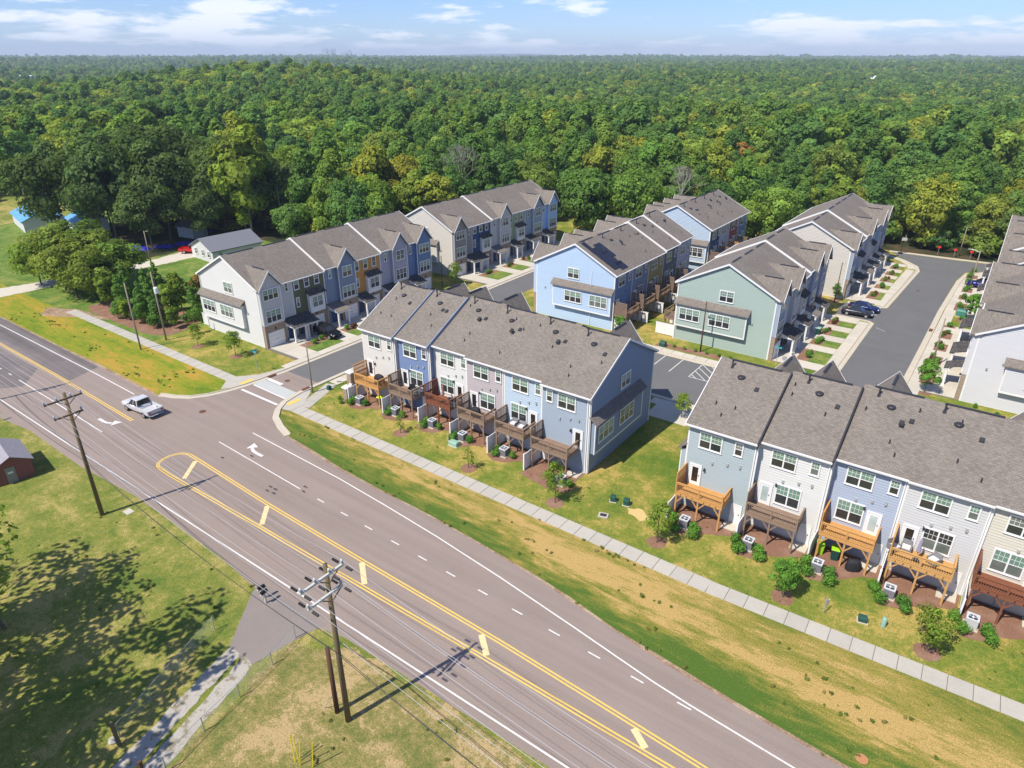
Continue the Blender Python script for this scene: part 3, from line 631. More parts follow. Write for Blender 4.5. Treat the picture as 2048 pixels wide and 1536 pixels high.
def townhouse(tf, i0, w, col, label, group, rear=None, front=None, lo=False, hi=False, dz=0, jog=0, steplo=None, stephi=None, colf=None, gcol=None, wd=None, vents=0, seed=0):
    """tf = (origin x, origin y, rot). Local: x along the row from i0 to i0+w, y from the rear wall (0) to the front (D)."""
    rr = random.Random(seed)
    ox, oy, th = tf; lx, ly = ROTC(th, i0, jog)
    root = thing('townhouse', label, 'townhouse', (ox + lx, oy + ly, 0), th, group)
    ez, rz = EZ, RZ
    m = siding_mat(col, CL[col]); mf = siding_mat(colf or col, CL[colf or col]); mg = siding_mat(gcol or col, CL[gcol or col])
    Fr = Face(root, 0, 0, 0); Ff = Face(root, w, D, PI); Flo = Face(root, 0, D, -PI / 2); Fhi = Face(root, w, 0, PI / 2)
    # body
    def body(b):
        b.q((0, 0, 0), (w, 0, 0), (w, 0, ez + dz), (0, 0, ez + dz)); b.q((w, D, 0), (0, D, 0), (0, D, ez + dz), (w, D, ez + dz))
        for x in (0.0, w): b.q((x, 0, 0), (x, D, 0), (x, D, ez + dz), (x, D / 2, rz + dz), (x, 0, ez + dz))
    ob('wall', cached(('body', round(w, 2), dz), 'wall', body, m), root)
    for y in (-.05, D): ob('foundation', cached(('found', round(w, 2)), 'foundation', lambda b: b.box(-.03, 0, 0, w + .03, .05, .16), C_curb), root, (0, y, 0))
    # roof
    o0, o1 = (.28 if lo else .0), (.28 if hi else .0); ov = .38; tk = .14
    def slope(b, y0, y1, za, zb):
        b.hexa([(-o0, y0, za), (w + o1, y0, za), (w + o1, y1, zb), (-o0, y1, zb)], [(-o0, y0, za + tk), (w + o1, y0, za + tk), (w + o1, y1, zb + tk), (-o0, y1, zb + tk)])
    rt = rz + dz + .02; et = ez + dz - ov * SL + .02
    def roof(b): slope(b, -ov, D / 2, et, rt); slope(b, D + ov, D / 2, et, rt)
    ro = ob('roof', cached(('roof', round(w, 2), dz, lo, hi), 'roof', roof, Roof), root)
    ob('ridge_vent', cached(('rv', round(w, 2)), 'ridge_vent', lambda b: b.box(.8, -.14, 0, w - .8, .14, .06), Dark), ro, (0, D / 2, rt + tk - .03))
    gme = cached(('gut', round(w, 2), dz, bool(lo), bool(hi)), 'gutter', lambda b: b.hexa([(-o0, -.13, 0), (w + o1, -.13, 0), (w + o1, .05, 0), (-o0, .05, 0)], [(-o0, -.15, .14), (w + o1, -.15, .14), (w + o1, 0, .14), (-o0, 0, .14)]), Trim)
    sme = cached(('sof', round(w, 2), dz, bool(lo), bool(hi)), 'soffit', lambda b: b.box(-o0, 0, -.04, w + o1, ov, 0), Trim)
    ob('gutter', gme, root, (0, -ov, et - .02)); ob('soffit', sme, root, (0, -ov, et))
    if not (lo or hi) or True:
        ob('gutter', cached(('gut2', round(w, 2), dz, bool(lo), bool(hi)), 'gutter', lambda b: b.box(-o0, 0, 0, w + o1, .13, .14), Trim), root, (0, D + ov, et - .02)); ob('soffit', sme, root, (0, D, et))
    def rake(x0, x1, hh):
        def f(b):
            for y0, y1, za, zb in ((-ov - .05, D / 2, et, rt), (D + ov + .05, D / 2, et, rt)):
                b.hexa([(x0, y0, za - hh), (x1, y0, za - hh), (x1, y1, zb - hh), (x0, y1, zb - hh)], [(x0, y0, za + tk + .02), (x1, y0, za + tk + .02), (x1, y1, zb + tk + .02), (x0, y1, zb + tk + .02)])
        return f
    if lo: ob('rake_trim', cached(('rk0', dz), 'rake_trim', rake(-o0 - .06, -o0, .1), Trim), root)
    if hi: ob('rake_trim', cached(('rk1', round(w, 2), dz), 'rake_trim', rake(w + o1, w + o1 + .06, .1), Trim), root)
    if steplo is not None: ob('rake_trim', cached(('rks', dz), 'rake_trim', rake(-.05, .07, .3), steplo), root)
    if stephi is not None: ob('rake_trim', cached(('rks1', round(w, 2), dz), 'rake_trim', rake(w - .07, w + .05, .3), stephi), root)
    for k in range(vents):
        kind = rr.random(); y = rr.choice([1.2, 2.2, 3.5, 4.6, 5.6]); x = rr.uniform(.6, w - .6); z = ez + dz + y * SL + tk
        ob('vent_pipe', cached(('vp',), 'vent_pipe', lambda b: (b.tube((0, 0, 0), (0, 0, .35), .05), b.tube((0, 0, -.02), (0, 0, .06), .13, .07)), Dark), ro, (x, y, z - .02))
    if vents:
        z = lambda y: ez + dz + y * SL + tk
        x = rr.uniform(.8, 1.6); ob('flue', cached(('fl',), 'flue', lambda b: (b.tube((0, 0, -.1), (0, 0, .75), .07), b.tube((0, 0, .65), (0, 0, .8), .11), b.tube((0, 0, -.1), (0, 0, .18), .2, .09)), Dark), ro, (x, 6.2, z(6.2)))
        if rr.random() < .75: ob('attic_vent', cached(('av',), 'attic_vent', lambda b: b.lathe([(.36, -.1), (.36, .06), (.3, .12), (.18, .16), (.05, .17)], 14), Dark), ro, (x + 1.2, 5.4, z(5.4)))
        for q in range(2): ob('box_vent', cached(('bv',), 'box_vent', lambda b: b.hexa([(-.19, -.19, -.1), (.19, -.19, -.1), (.19, .19, .1), (-.19, .19, .1)], [(-.17, -.17, .06), (.17, -.17, .06), (.17, .17, .24), (-.17, .17, .24)]), Dark), ro, (x + 2.3 + q * .62, 4.5 + rr.uniform(-.8, .8) * (q == 0), z(4.5)))
    # corner boards
    for x in (0, w):
        for y in (-.045, D - .02): ob('corner_trim', cached(('cb', dz), 'corner_trim', lambda b: b.box(-.07, 0, 0, .07, .065, ez + dz - .15), Trim), root, (x, y, 0))
    # gables
    if lo or hi:
        for flag, F, nm in ((lo, Flo, 'lo'), (hi, Fhi, 'hi')):
            if not flag: continue
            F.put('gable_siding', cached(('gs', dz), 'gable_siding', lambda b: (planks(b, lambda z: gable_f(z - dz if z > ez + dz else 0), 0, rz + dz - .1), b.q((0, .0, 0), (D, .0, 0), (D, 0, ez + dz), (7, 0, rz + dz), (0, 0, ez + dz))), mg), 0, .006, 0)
            rearleft = (nm == 'hi')        # seen from outside: hi gable has the rear at its left end
            a = .25 if rearleft else D - .25 - 10.3
            if flag == 'bay':
                G = bumpout(root, 0, F, mg, a)
                for s in ((.55, 5.0) if rearleft else (10.3 - .55 - 3.1, 10.3 - 5.0 - 3.1)): window(G, s, 3.4, 3.1, 1.85, 3, .03)
                wx_ = 6.0 if rearleft else D - 6.0 - 2.4
                window(F, wx_ + .15, 7.0, 2.1, 1.65, 2, .03)
                vent_cap(F, (wx_ + 4) if rearleft else wx_ - 2.5, 5.6, .03); vent_cap(F, D * .8 if rearleft else D * .12, 4.6, .03)
            [F.put('corner_trim', cached(('gct', dz), 'corner_trim', lambda b: b.box(0, -.04, 0, .14, 0, ez + dz - .1), Trim), xx, .02) for xx in (0, D - .14)]
            if F is Fhi or lo: F.put('downspout', cached(('ds',), 'downspout', lambda b: b.box(-.05, -.12, .1, .05, -.02, ez - .2), Trim), D - 4.0 if not rearleft else .1, .02)
    # rear face
    if rear:
        Fr.put('siding', wall_rect(w, .16, ez + dz - .1, m), 0, .004)
        t = rear
        W2, SM = (2.1, 1.65), (.78, 1.35)
        if t.get('swap'): window(Fr, .55, 6.85, *SM, 1); window(Fr, 1.9, 6.55, *W2, 2)
        else: window(Fr, 1.0, 6.55, *W2, 2); window(Fr, min(w - 1.2, 4.15), 6.85, *SM, 1)
        dl, wl = t.get('door', 'L'), t.get('win', True)
        dx = .45 if dl == 'L' else (3.15 if wl else w - 1.7)
        door(Fr, dx, 2.62, blind=t.get('blind', False)); wall_lamp(Fr, dx + (1.4 if dl == 'L' else -.25), 4.75 if wl else 4.3)
        if wl: window(Fr, 1.85 if dl == 'L' else .85, 3.1, 2.1, 2.0, 2)
        vent_cap(Fr, w * .62, 5.6); vent_cap(Fr, w * .8, 5.75); vent_cap(Fr, .4 * w, 5.3)
        deck(Fr, .15 if w > 5.45 else .3, 4.35 if w > 5.45 else (3.7 if w < 5.3 else 4.1), 2.15, wd or WoodG)
        utility_door(Fr, .25 if t.get('udl') else w - 1.45)
        Fr.put('meter_box', cached(('mb',), 'meter_box', lambda b: (b.box(0, -.18, 1.0, .3, 0, 1.5), b.box(.1, -.1, 0, .16, 0, 1.0)), Galv), 1.9, .03)
        Fr.put('downspout', cached(('ds2', dz), 'downspout', lambda b: b.box(-.05, -.11, .1, .05, -.02, ez + dz - .3), Trim), w - .16, .03)
    # front face
    if front:
        k = front['k']; full = front.get('full', True)
        bay_left = (k == 'GL'); bw = 3.5 if w > 5.3 else 3.1; bo = .55
        if k[0] == 'G':
            bx = 0.0 if bay_left else w - bw; rx = bw if bay_left else 0.0; rw = w - bw
            peak = 10.95
            def bayb(b):
                b.q((bx, -bo, 3.4), (bx + bw, -bo, 3.4), (bx + bw, -bo, ez + dz), (bx + bw / 2, -bo, peak + dz), (bx, -bo, ez + dz))
                for x in (bx, bx + bw): b.q((x, -bo, 3.4), (x, 0, 3.4), (x, 0, ez + dz), (x, -bo, ez + dz))
                n = int(bw / .4)
                for i in range(1, n):
                    x = bx + i * bw / n; zt = ez + dz + (peak - ez) * (1 - abs(x - bx - bw / 2) / (bw / 2)); b.box(x - .025, -bo - .022, 3.4, x + .025, -bo + .01, zt)
            Ff.put('bay_wall', cached(('bayw', round(w, 2), k, dz), 'bay_wall', bayb, mf))
            Ff.put('bay_trim', cached(('bayt', round(w, 2), k, dz), 'bay_trim', lambda b: (b.box(bx - .02, -bo - .035, 3.4, bx + .1, -bo, ez + dz), b.box(bx + bw - .1, -bo - .035, 3.4, bx + bw + .02, -bo, ez + dz), b.box(bx, -bo - .03, 3.32, bx + bw, -bo + .02, 3.45)), Trim))
            Ff.put('brick_wall', cached(('brw', round(w, 2), k), 'brick_wall', lambda b: b.box(bx, -bo - .02, 0, bx + bw, .3, 3.35), Brick))
            hw = bw / 2 + .28; ft = bo + .4
            def croof(b):
                for s in (-1, 1):
                    xe = bx + bw / 2 + s * hw; xr = bx + bw / 2; zr = peak + dz + .12; ze = peak + dz + .12 - hw * (peak - ez) / (bw / 2)
                    back = (zr - ez - dz) / SL; be = -.25
                    b.hexa([(xe, -ft, ze), (xr, -ft, zr), (xr, back, zr), (xe, be + .3, ze)], [(xe, -ft, ze + .13), (xr, -ft, zr + .13), (xr, back + .1, zr + .13), (xe, be + .5, ze + .13)])
            cr = Ff.put('bay_roof', cached(('croof', round(w, 2), k, dz), 'bay_roof', croof, Roof))
            def ctrim(b):
                for s in (-1, 1):
                    xe = bx + bw / 2 + s * (hw + .02); xr = bx + bw / 2; zr = peak + dz + .15; ze = zr - hw * (peak - ez) / (bw / 2)
                    b.hexa([(xe, -ft - .05, ze - .12), (xr, -ft - .05, zr - .12), (xr, -ft, zr - .12), (xe, -ft, ze - .12)], [(xe, -ft - .05, ze + .14), (xr, -ft - .05, zr + .14), (xr, -ft, zr + .14), (xe, -ft, ze + .14)])
            Ff.put('gable_trim', cached(('ctr', round(w, 2), k, dz), 'gable_trim', ctrim, Trim))
            Ff.put('ridge_vent', cached(('crv', round(w, 2), k, dz), 'ridge_vent', lambda b: b.box(bx + bw / 2 - .1, 0, peak + dz + .22, bx + bw / 2 + .1, 2.6, peak + dz + .3), Dark))
            if full:
                Ff.put('siding', wall_rect(rw, .2, ez + dz - .1, mf, round(rx, 2)), 0, .004)
                tri = 2.55
                if front.get('dbl'): window(Ff, bx + (bw - 1.95) / 2, 6.95, 1.95, 1.75, 2, bo + .02)
                else: window(Ff, bx + (bw - tri) / 2, 6.95, tri, 1.65, 3, bo + .02)
                window(Ff, bx + (bw - tri) / 2, 3.6, tri, 1.95, 3, bo + .02)
                window(Ff, rx + rw * .5 - .3 + (.15 if bay_left else -.05), 7.2, .62, 1.4, 1, .03)
                garage(Ff, bx + (bw - 2.5) / 2 + (0 if bay_left else .1), 2.5, 2.1, bo + .03)
                wall_lamp(Ff, bx + bw / 2, 2.55, bo + .03)
                px0, px1 = rx, rx + rw
                porch(Ff, px0, px1, front.get('pr', RoofDk), lo_side=bay_left)
        else:
            Ff.put('brick_wall', cached(('brw2', round(w, 2)), 'brick_wall', lambda b: b.box(2.0, -.05, 0, w, .2, 2.95), Brick))
            if full:
                Ff.put('siding', cached(('ws2', round(w, 2), dz), 'siding', lambda b: (planks(b, lambda z: (0, w), 2.95, ez + dz - .1), planks(b, lambda z: (0, 2.0), .16, 2.95)), mf), 0, .004)
                for q in range(3): window(Ff, .25 + q * (w - 1.6) / 2.3, 7.05, .95, 1.65, 1, .03)
                window(Ff, .35, 4.4, .62, 1.5, 1, .03)
                bx0 = w - 3.5 if w > 5.3 else w - 3.2; bw0 = 2.8
                Ff.put('box_bay', cached(('bxb', round(w, 2)), 'box_bay', lambda b: b.box(bx0, -.6, 3.0, bx0 + bw0, 0, 5.95), Trim))
                Ff.put('bay_roof', cached(('bxr', round(w, 2)), 'bay_roof', lambda b: b.hexa([(bx0 - .25, -.95, 5.8), (bx0 + bw0 + .25, -.95, 5.8), (bx0 + bw0 + .05, 0, 6.45), (bx0 - .05, 0, 6.45)], [(bx0 - .25, -.95, 5.92), (bx0 + bw0 + .25, -.95, 5.92), (bx0 + bw0 + .05, 0, 6.6), (bx0 - .05, 0, 6.6)]), RoofDk))
                window(Ff, bx0 + .4, 3.75, 2.0, 1.75, 2, .62)
                garage(Ff, bx0 + .15, 2.45, 2.1, .07); wall_lamp(Ff, bx0 + 1.3, 2.5, .07)
                porch(Ff, 0, 2.1, RoofDk, lo_side=False)
    return root
def porch(F, x0, x1, mat, lo_side):
    w = x1 - x0; d = 2.3
    def rf(b):
        b.hexa([(x0 - .1, -d - .3, 2.45), (x1 + .1, -d - .3, 2.45), (x1 + .1, 0, 3.3), (x0 - .1, 0, 3.3)], [(x0 - .1, -d - .3, 2.57), (x1 + .1, -d - .3, 2.57), (x1 + .1, 0, 3.42), (x0 - .1, 0, 3.42)])
    o = F.put('porch_roof', cached(('prf', round(x0, 2), round(x1, 2)), 'porch_roof', rf, mat))
    def col(b): b.box(-.12, -.12, 0, .12, .12, 2.45); b.box(-.16, -.16, 0, .16, .16, .2); b.box(-.16, -.16, 2.25, .16, .16, 2.4)
    for x in (x0 + .25, x1 - .15): ob('column', cached(('col',), 'column', col, Trim), o, (x, -d + .1, 0))
    ob('beam', cached(('pbm', round(x0, 2), round(x1, 2)), 'beam', lambda b: (b.box(x0, -d - .32, 2.32, x1, -d + .02, 2.5), b.hexa([(x0, -d, 2.4), (x0 + .06, -d, 2.4), (x0 + .06, 0, 2.4), (x0, 0, 2.4)], [(x0, -d, 2.44), (x0 + .06, -d, 2.44), (x0 + .06, 0, 3.28), (x0, 0, 3.28)])), Trim), o)
    F.put('porch_floor', cached(('pfl', round(x0, 2), round(x1, 2)), 'porch_floor', lambda b: b.box(x0, -d, 0, x1, 0, .12), C_new))
    F.put('entry_door', cached(('edr', round(x0, 2), round(w, 2)), 'entry_door', lambda b: (b.box(x0 + w / 2 - .5, -.05, .12, x0 + w / 2 + .5, 0, 2.2)), siding_mat('navy', CL['navy'])), 0, .03)

def row(tf, w, units, group, where, lo, hi, **kw):
    x = 0; outp = []
    n = len(units)
    for i, u in enumerate(units):
        ww = u.get('w', w)
        outp.append((x, ww, townhouse(tf, x, ww, u['c'], u['l'], group, rear=u.get('r'), front=u.get('f'), lo=(lo if i == 0 else False), hi=(hi if i == n - 1 else False), dz=u.get('dz', 0), jog=u.get('j', 0),
            steplo=u.get('sl'), stephi=u.get('sh'), colf=u.get('cf'), gcol=u.get('gc'), wd=u.get('wd'), vents=u.get('v', 0), seed=i * 7 + len(group))))
        x += ww
    return outp
RL = dict(door='L', win=True); RR_ = dict(door='R', win=True)
# centre row, rear decks towards the main road (left to right)
FH = dict(k='GR', full=False); FHL = dict(k='GL', full=False); FS = dict(k='S', full=False)
cen = row((-59.6, 51.5, 0), 5.25, [
    dict(c='warmwhite', l='cream white townhouse at the left end of the centre row, behind the stone entrance piers', r=dict(door='L', win=False), wd=WoodO, j=-.1, v=3, f=FHL, w=5.4, sh=siding_mat('slate', CL['slate'])),  # slate step trim, here and next unit: white trim's shade painted in
    dict(c='blue', l='deep blue townhouse second from the left in the centre row', r=RL, wd=WoodG, j=.3, v=2, f=FH, w=5.1, sh=siding_mat('slate', CL['slate'])),
    dict(c='white', l='bright white townhouse between the deep blue and the mauve one in the centre row', r=RR_, wd=WoodR, j=1.0, v=3, f=FH, w=5.2),
    dict(c='mauve', l='mauve grey townhouse right of the bright white one in the centre row', r=RL, wd=WoodG, j=.5, v=3, f=FS, w=5.2),
    dict(c='paleblue', l='pale blue townhouse next to the right end of the centre row', r=dict(door='R', win=True), wd=WoodG, j=.45, v=2, f=FS, w=5.1),
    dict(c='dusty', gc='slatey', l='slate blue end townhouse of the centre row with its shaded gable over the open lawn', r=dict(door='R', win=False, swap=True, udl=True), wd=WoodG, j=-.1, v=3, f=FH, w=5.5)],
    'townhouses in the centre row', '', 'plain', 'bay')
rightrow = row((-18.4, 52.4, 0), 5.75, [
    dict(c='teal', l='grey green end townhouse at the left of the near right row', r=dict(door='L', win=False), wd=WoodO, j=-.1, v=3, f=FHL, w=6.1, sh=Dark),  # dark trim on the first two steps: shade of the step face painted in
    dict(c='white', cf='white', l='white townhouse second from the left in the near right row', r=dict(door='L', win=True, blind=True), wd=WoodG, j=.6, v=3, f=FH, w=5.75, sh=Dark),
    dict(c='b2blue', l='blue townhouse in the near right row with the lime green bins under its deck', r=dict(door='R', win=True, blind=True), wd=WoodO, j=1.45, v=4, f=FH, w=5.35),
    dict(c='palegrey', l='pale grey townhouse in the near right row with a furled parasol on its deck', r=RL, wd=WoodY, j=1.3, v=3, f=FS, w=5.6),
    dict(c='cream', l='cream townhouse cut by the right edge of the photo in the near right row', r=RR_, wd=WoodR, j=1.5, v=3, f=FH, w=5.6),
    dict(c='white', l='last townhouse of the near right row, only its roof corner showing at the right edge', r=RL, wd=WoodG, j=1.2, v=2, f=FH, w=5.6)],
    'townhouses in the near right row', '', 'bay', 'plain')
# left rows: fronts face +X; local x runs towards -Y, so units are listed from the far end
def rev(units): return list(reversed(units))
lab = lambda s: s
row((-96.3, 88.0, -PI / 2), 5.87, rev([
    dict(c='coolwhite', cf='palegrey', gc='white', l='light grey end townhouse of the left row with the big white gable', f=dict(k='GL'), dz=0),
    dict(c='olive', l='olive green townhouse in the left row behind the black SUV', f=dict(k='S'), dz=0),
    dict(c='slate', cf='slate', l='slate blue gabled townhouse between the olive and the orange one in the left row', f=dict(k='GR', dbl=True, pr=Roof), dz=.22, sh=Trim),
    dict(c='orange', l='orange townhouse in the left row', f=dict(k='S'), dz=.22),
    dict(c='lavender', l='lavender grey gabled townhouse right of the orange one in the left row', f=dict(k='GR', dbl=True), dz=.44, sh=Trim),
    dict(c='denim', cf='denim', l='denim blue end townhouse at the far end of the left row', f=dict(k='GR'), dz=.44)]),
    'townhouses in the left row', '', 'plain', 'bay')
row((-97.2, 130.9, -PI / 2), 5.9, rev([
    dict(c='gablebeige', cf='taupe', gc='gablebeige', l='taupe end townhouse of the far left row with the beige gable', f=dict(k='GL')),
    dict(c='navy', l='navy blue townhouse with a white box bay in the far left row', f=dict(k='S')),
    dict(c='lilac', cf='palegrey', l='pale lilac gabled townhouse right of the navy one in the far left row', f=dict(k='GR', dbl=True, pr=Roof), dz=.22, sh=Trim),
    dict(c='sage', l='sage green townhouse in the far left row', f=dict(k='S'), dz=.22),
    dict(c='bluegrey', l='blue grey gabled townhouse right of the sage green one in the far left row', f=dict(k='GR', dbl=True), dz=.22),
    dict(c='skyblue', l='sky blue townhouse at the far end of the far left row, against the woods', f=dict(k='GR'), dz=.22)]),
    'townhouses in the far left row', '', 'plain', 'bay')
# courtyard rows: rear faces +X
row((-45.2, 88.3, PI / 2), 5.65, [
    dict(c='denim', cf='gableblue', gc='gableblue', l='bright blue end townhouse with solar panels on its roof', r=dict(door='L', win=False), wd=WoodG, f=FH, v=3),
    dict(c='slate', l='slate blue townhouse second from the solar roof in the courtyard row', r=RL, wd=WoodG, f=FHL, v=2),
    dict(c='mustard', l='mustard townhouse in the middle of the courtyard row', r=RL, wd=WoodG, f=FH, v=3),
    dict(c='dkgreen', l='dark green townhouse fourth from the solar roof in the courtyard row', r=RR_, wd=WoodG, f=FHL, dz=.22, sl=Trim, v=2),
    dict(c='lilac', l='lilac townhouse at the far end of the courtyard row', r=RL, wd=WoodG, f=FH, dz=.44, sl=Trim, v=2)],
    'townhouses in the courtyard row', '', 'bay', 'plain')
row((-44.8, 124.9, PI / 2), 5.1, [
    dict(c='navy', cf='gableblue', gc='paleblue', l='dark blue end townhouse of the far courtyard row with a pale blue gable', r=RL, wd=WoodG, f=FHL, v=2),
    dict(c='lilac', l='lilac townhouse beside the red one in the far courtyard row', r=RL, wd=WoodG, f=FH, v=2),
    dict(c='red', l='brick red townhouse in the far courtyard row', r=RL, wd=WoodO, f=FH, v=3),
    dict(c='denim', l='denim blue townhouse at the far end of the far courtyard row, against the trees', r=RL, wd=WoodG, f=FH, v=3)],
    'townhouses in the far courtyard row', '', 'bay', 'plain')
row((-36.4, 116.2, -PI / 2), 5.03, rev([
    dict(c='seagreen', cf='bluegrey', gc='seagreen', l='end townhouse with the sea green gable over the parking bays', r=dict(door='R', win=False), wd=WoodG, f=dict(k='GL')),
    dict(c='lilac', cf='palegrey', l='pale grey gabled townhouse next to the sea green gable', r=RL, wd=WoodG, f=dict(k='GR', dbl=True)),
    dict(c='orange', l='orange brown townhouse in the row with the sea green gable', r=RL, wd=WoodG, f=dict(k='S')),
    dict(c='slate', cf='dusty', l='dusty blue gabled townhouse right of the orange brown one facing the dead end street', r=RL, wd=WoodG, f=dict(k='GR', dbl=True, pr=Roof), dz=.25, sh=Trim),
    dict(c='lavender', l='lavender end townhouse beside the two parked cars', r=RL, wd=WoodG, f=dict(k='GR'), dz=.25)]),
    'townhouses facing the dead end street, near row', '', 'plain', 'bay')
row((-34.4, 156.0, -PI / 2), 5.1, rev([
    dict(c='gablebeige', cf='dusty', gc='gablebeige', l='end townhouse with the plain beige gable behind the two parked cars', f=dict(k='GL')),
    dict(c='denim', l='denim blue townhouse second in the far row facing the dead end street', f=dict(k='S')),
    dict(c='palegrey', l='pale grey gabled townhouse third in the far row facing the dead end street', f=dict(k='GR', dbl=True, pr=Roof), dz=.25, sh=Trim),
    dict(c='yellow', l='soft yellow townhouse in the far row facing the dead end street', f=dict(k='S'), dz=.25),
    dict(c='paleblue', l='pale blue gabled townhouse fifth in the far row facing the dead end street', f=dict(k='GR', dbl=True), dz=.25),
    dict(c='bluegrey', l='blue grey townhouse at the dead end, far end of its row', f=dict(k='GR'), dz=.25)]),
    'townhouses facing the dead end street, far row', '', 'plain', 'plain')
# right edge rows: fronts face -X
row((14.5, 92.4, PI / 2), 5.7, [
    dict(c='coolwhite', gc='coolwhite', l='end townhouse with the large light grey gable at the right edge', f=dict(k='GR'), v=1),
    dict(c='slate', l='second townhouse from the light grey gable in the right edge row', f=dict(k='S'), dz=0),
    dict(c='lavender', l='third townhouse from the light grey gable in the right edge row', f=dict(k='GL', dbl=True)),
    dict(c='sage', l='fourth townhouse from the light grey gable in the right edge row', f=dict(k='S'), dz=.0),
    dict(c='denim', l='fifth townhouse from the light grey gable, beside the green utility box', f=dict(k='GL'))],
    'townhouses at the right edge, near row', '', 'bay', 'plain')
row((15.0, 126.6, PI / 2), 5.2, [
    dict(c='palegrey', l='pale grey townhouse at the right edge behind the street tree, first of the far row', f=dict(k='GR')),
    dict(c='mustard', l='mustard townhouse second in the far row at the right edge', f=dict(k='S')),
    dict(c='slate', l='slate townhouse third in the far row at the right edge', f=dict(k='GL', dbl=True), dz=.25, sl=Trim),
    dict(c='navy', l='navy townhouse behind the parked blue car at the right edge', f=dict(k='S'), dz=.25),
    dict(c='white', l='white townhouse fifth in the far row at the right edge', f=dict(k='GL'), dz=.5, sl=Trim),
    dict(c='sage', l='sage townhouse last in the far row at the right edge', f=dict(k='GL'), dz=.5)],
    'townhouses at the right edge, far row', '', 'plain', 'plain')
# solar array on the near courtyard roof (rear slope faces +X): panels laid in a stepped pattern
Solar, t, b = base_mat('solar_glass', (.012, .013, .02), .2, .6)
sol = None
house0 = [o for o in COL.objects if o.get('label', '').startswith('bright blue end townhouse')][0]
sroot = thing('solar_array', 'black solar panels on the roof of the bright blue end townhouse', 'solar panels', (-45.2, 88.3, EZ + .2), PI / 2)
def panel(b): b.hexa([(0, 0, 0), (.95, 0, 0), (.95, 1.5, 1.5 * SL), (0, 1.5, 1.5 * SL)], [(0, 0, .07), (.95, 0, .07), (.95, 1.5, 1.5 * SL + .07), (0, 1.5, 1.5 * SL + .07)])
for cx, cy in [(.1, 5.1), (.1, 3.6), (1.1, 3.6), (2.1, 4.1), (3.1, 4.1), (2.1, 2.6), (3.1, 2.6), (1.1, 2.1), (.1, 2.1), (.1, .6), (1.1, .6), (2.1, 1.1), (2.6, -.1), (1.6, -.3)]:
    if cy < 0: cy = .1
    ob('solar_panel', cached(('sp',), 'solar_panel', panel, Solar), sroot, (cx + .7, cy, cy * SL))

# ------------------------------------------------------------------ leaves and crowns
import numpy as np
def leaves(rs, n, cs, cr, size, cvar, up=.35, squash=.8):
    """n leaf quads spread over clumps cs (k,3) of radius cr (k); returns vertex array and colours"""
    k = len(cs); pick = rs.choice(k, n, p=(cr ** 2) / (cr ** 2).sum())
    d = rs.normal(size=(n, 3)); d[:, 2] += up; d /= np.linalg.norm(d, axis=1)[:, None]
    rad = cr[pick] * rs.uniform(.8, 1.06, n)
    p = cs[pick] + d * rad[:, None] * np.array([1, 1, squash])
    cen = cs.mean(0) * np.array([1, 1, .82]); oc = p - cen; oc /= np.linalg.norm(oc, axis=1)[:, None]
    nr = d * .7 + oc * .55 + rs.normal(size=(n, 3)) * .42; nr /= np.linalg.norm(nr, axis=1)[:, None]
    a = rs.normal(size=(n, 3)); u = np.cross(nr, a); u /= np.linalg.norm(u, axis=1)[:, None]; v = np.cross(nr, u)
    sz = (size * rs.uniform(.6, 1.3, n))[:, None]
    u *= sz; v *= sz * .7
    V = np.stack([p - u - v * .5, p + u * .3 - v, p + u + v * .5, p - u * .3 + v], 1).reshape(-1, 3)
    c = cvar[pick] * rs.uniform(.8, 1.22, n); tint = rs.uniform(.92, 1.1, n)
    C = np.stack([c * tint, c, c / tint * .95, np.ones(n)], 1).repeat(4, 0)
    return V, C
def leaf_mesh(name, V, C, mat):
    n = len(V) // 4; me = bpy.data.meshes.new(name)
    me.vertices.add(4 * n); me.vertices.foreach_set('co', V.astype(np.float32).ravel())
    me.loops.add(4 * n); me.loops.foreach_set('vertex_index', np.arange(4 * n, dtype=np.int32))
    me.polygons.add(n); me.polygons.foreach_set('loop_start', np.arange(0, 4 * n, 4, dtype=np.int32)); me.polygons.foreach_set('loop_total', np.full(n, 4, dtype=np.int32))
    me.update(calc_edges=True); me.materials.append(mat)
    at = me.color_attributes.new('var', 'FLOAT_COLOR', 'POINT'); at.data.foreach_set('color', C.astype(np.float32).ravel()); return me
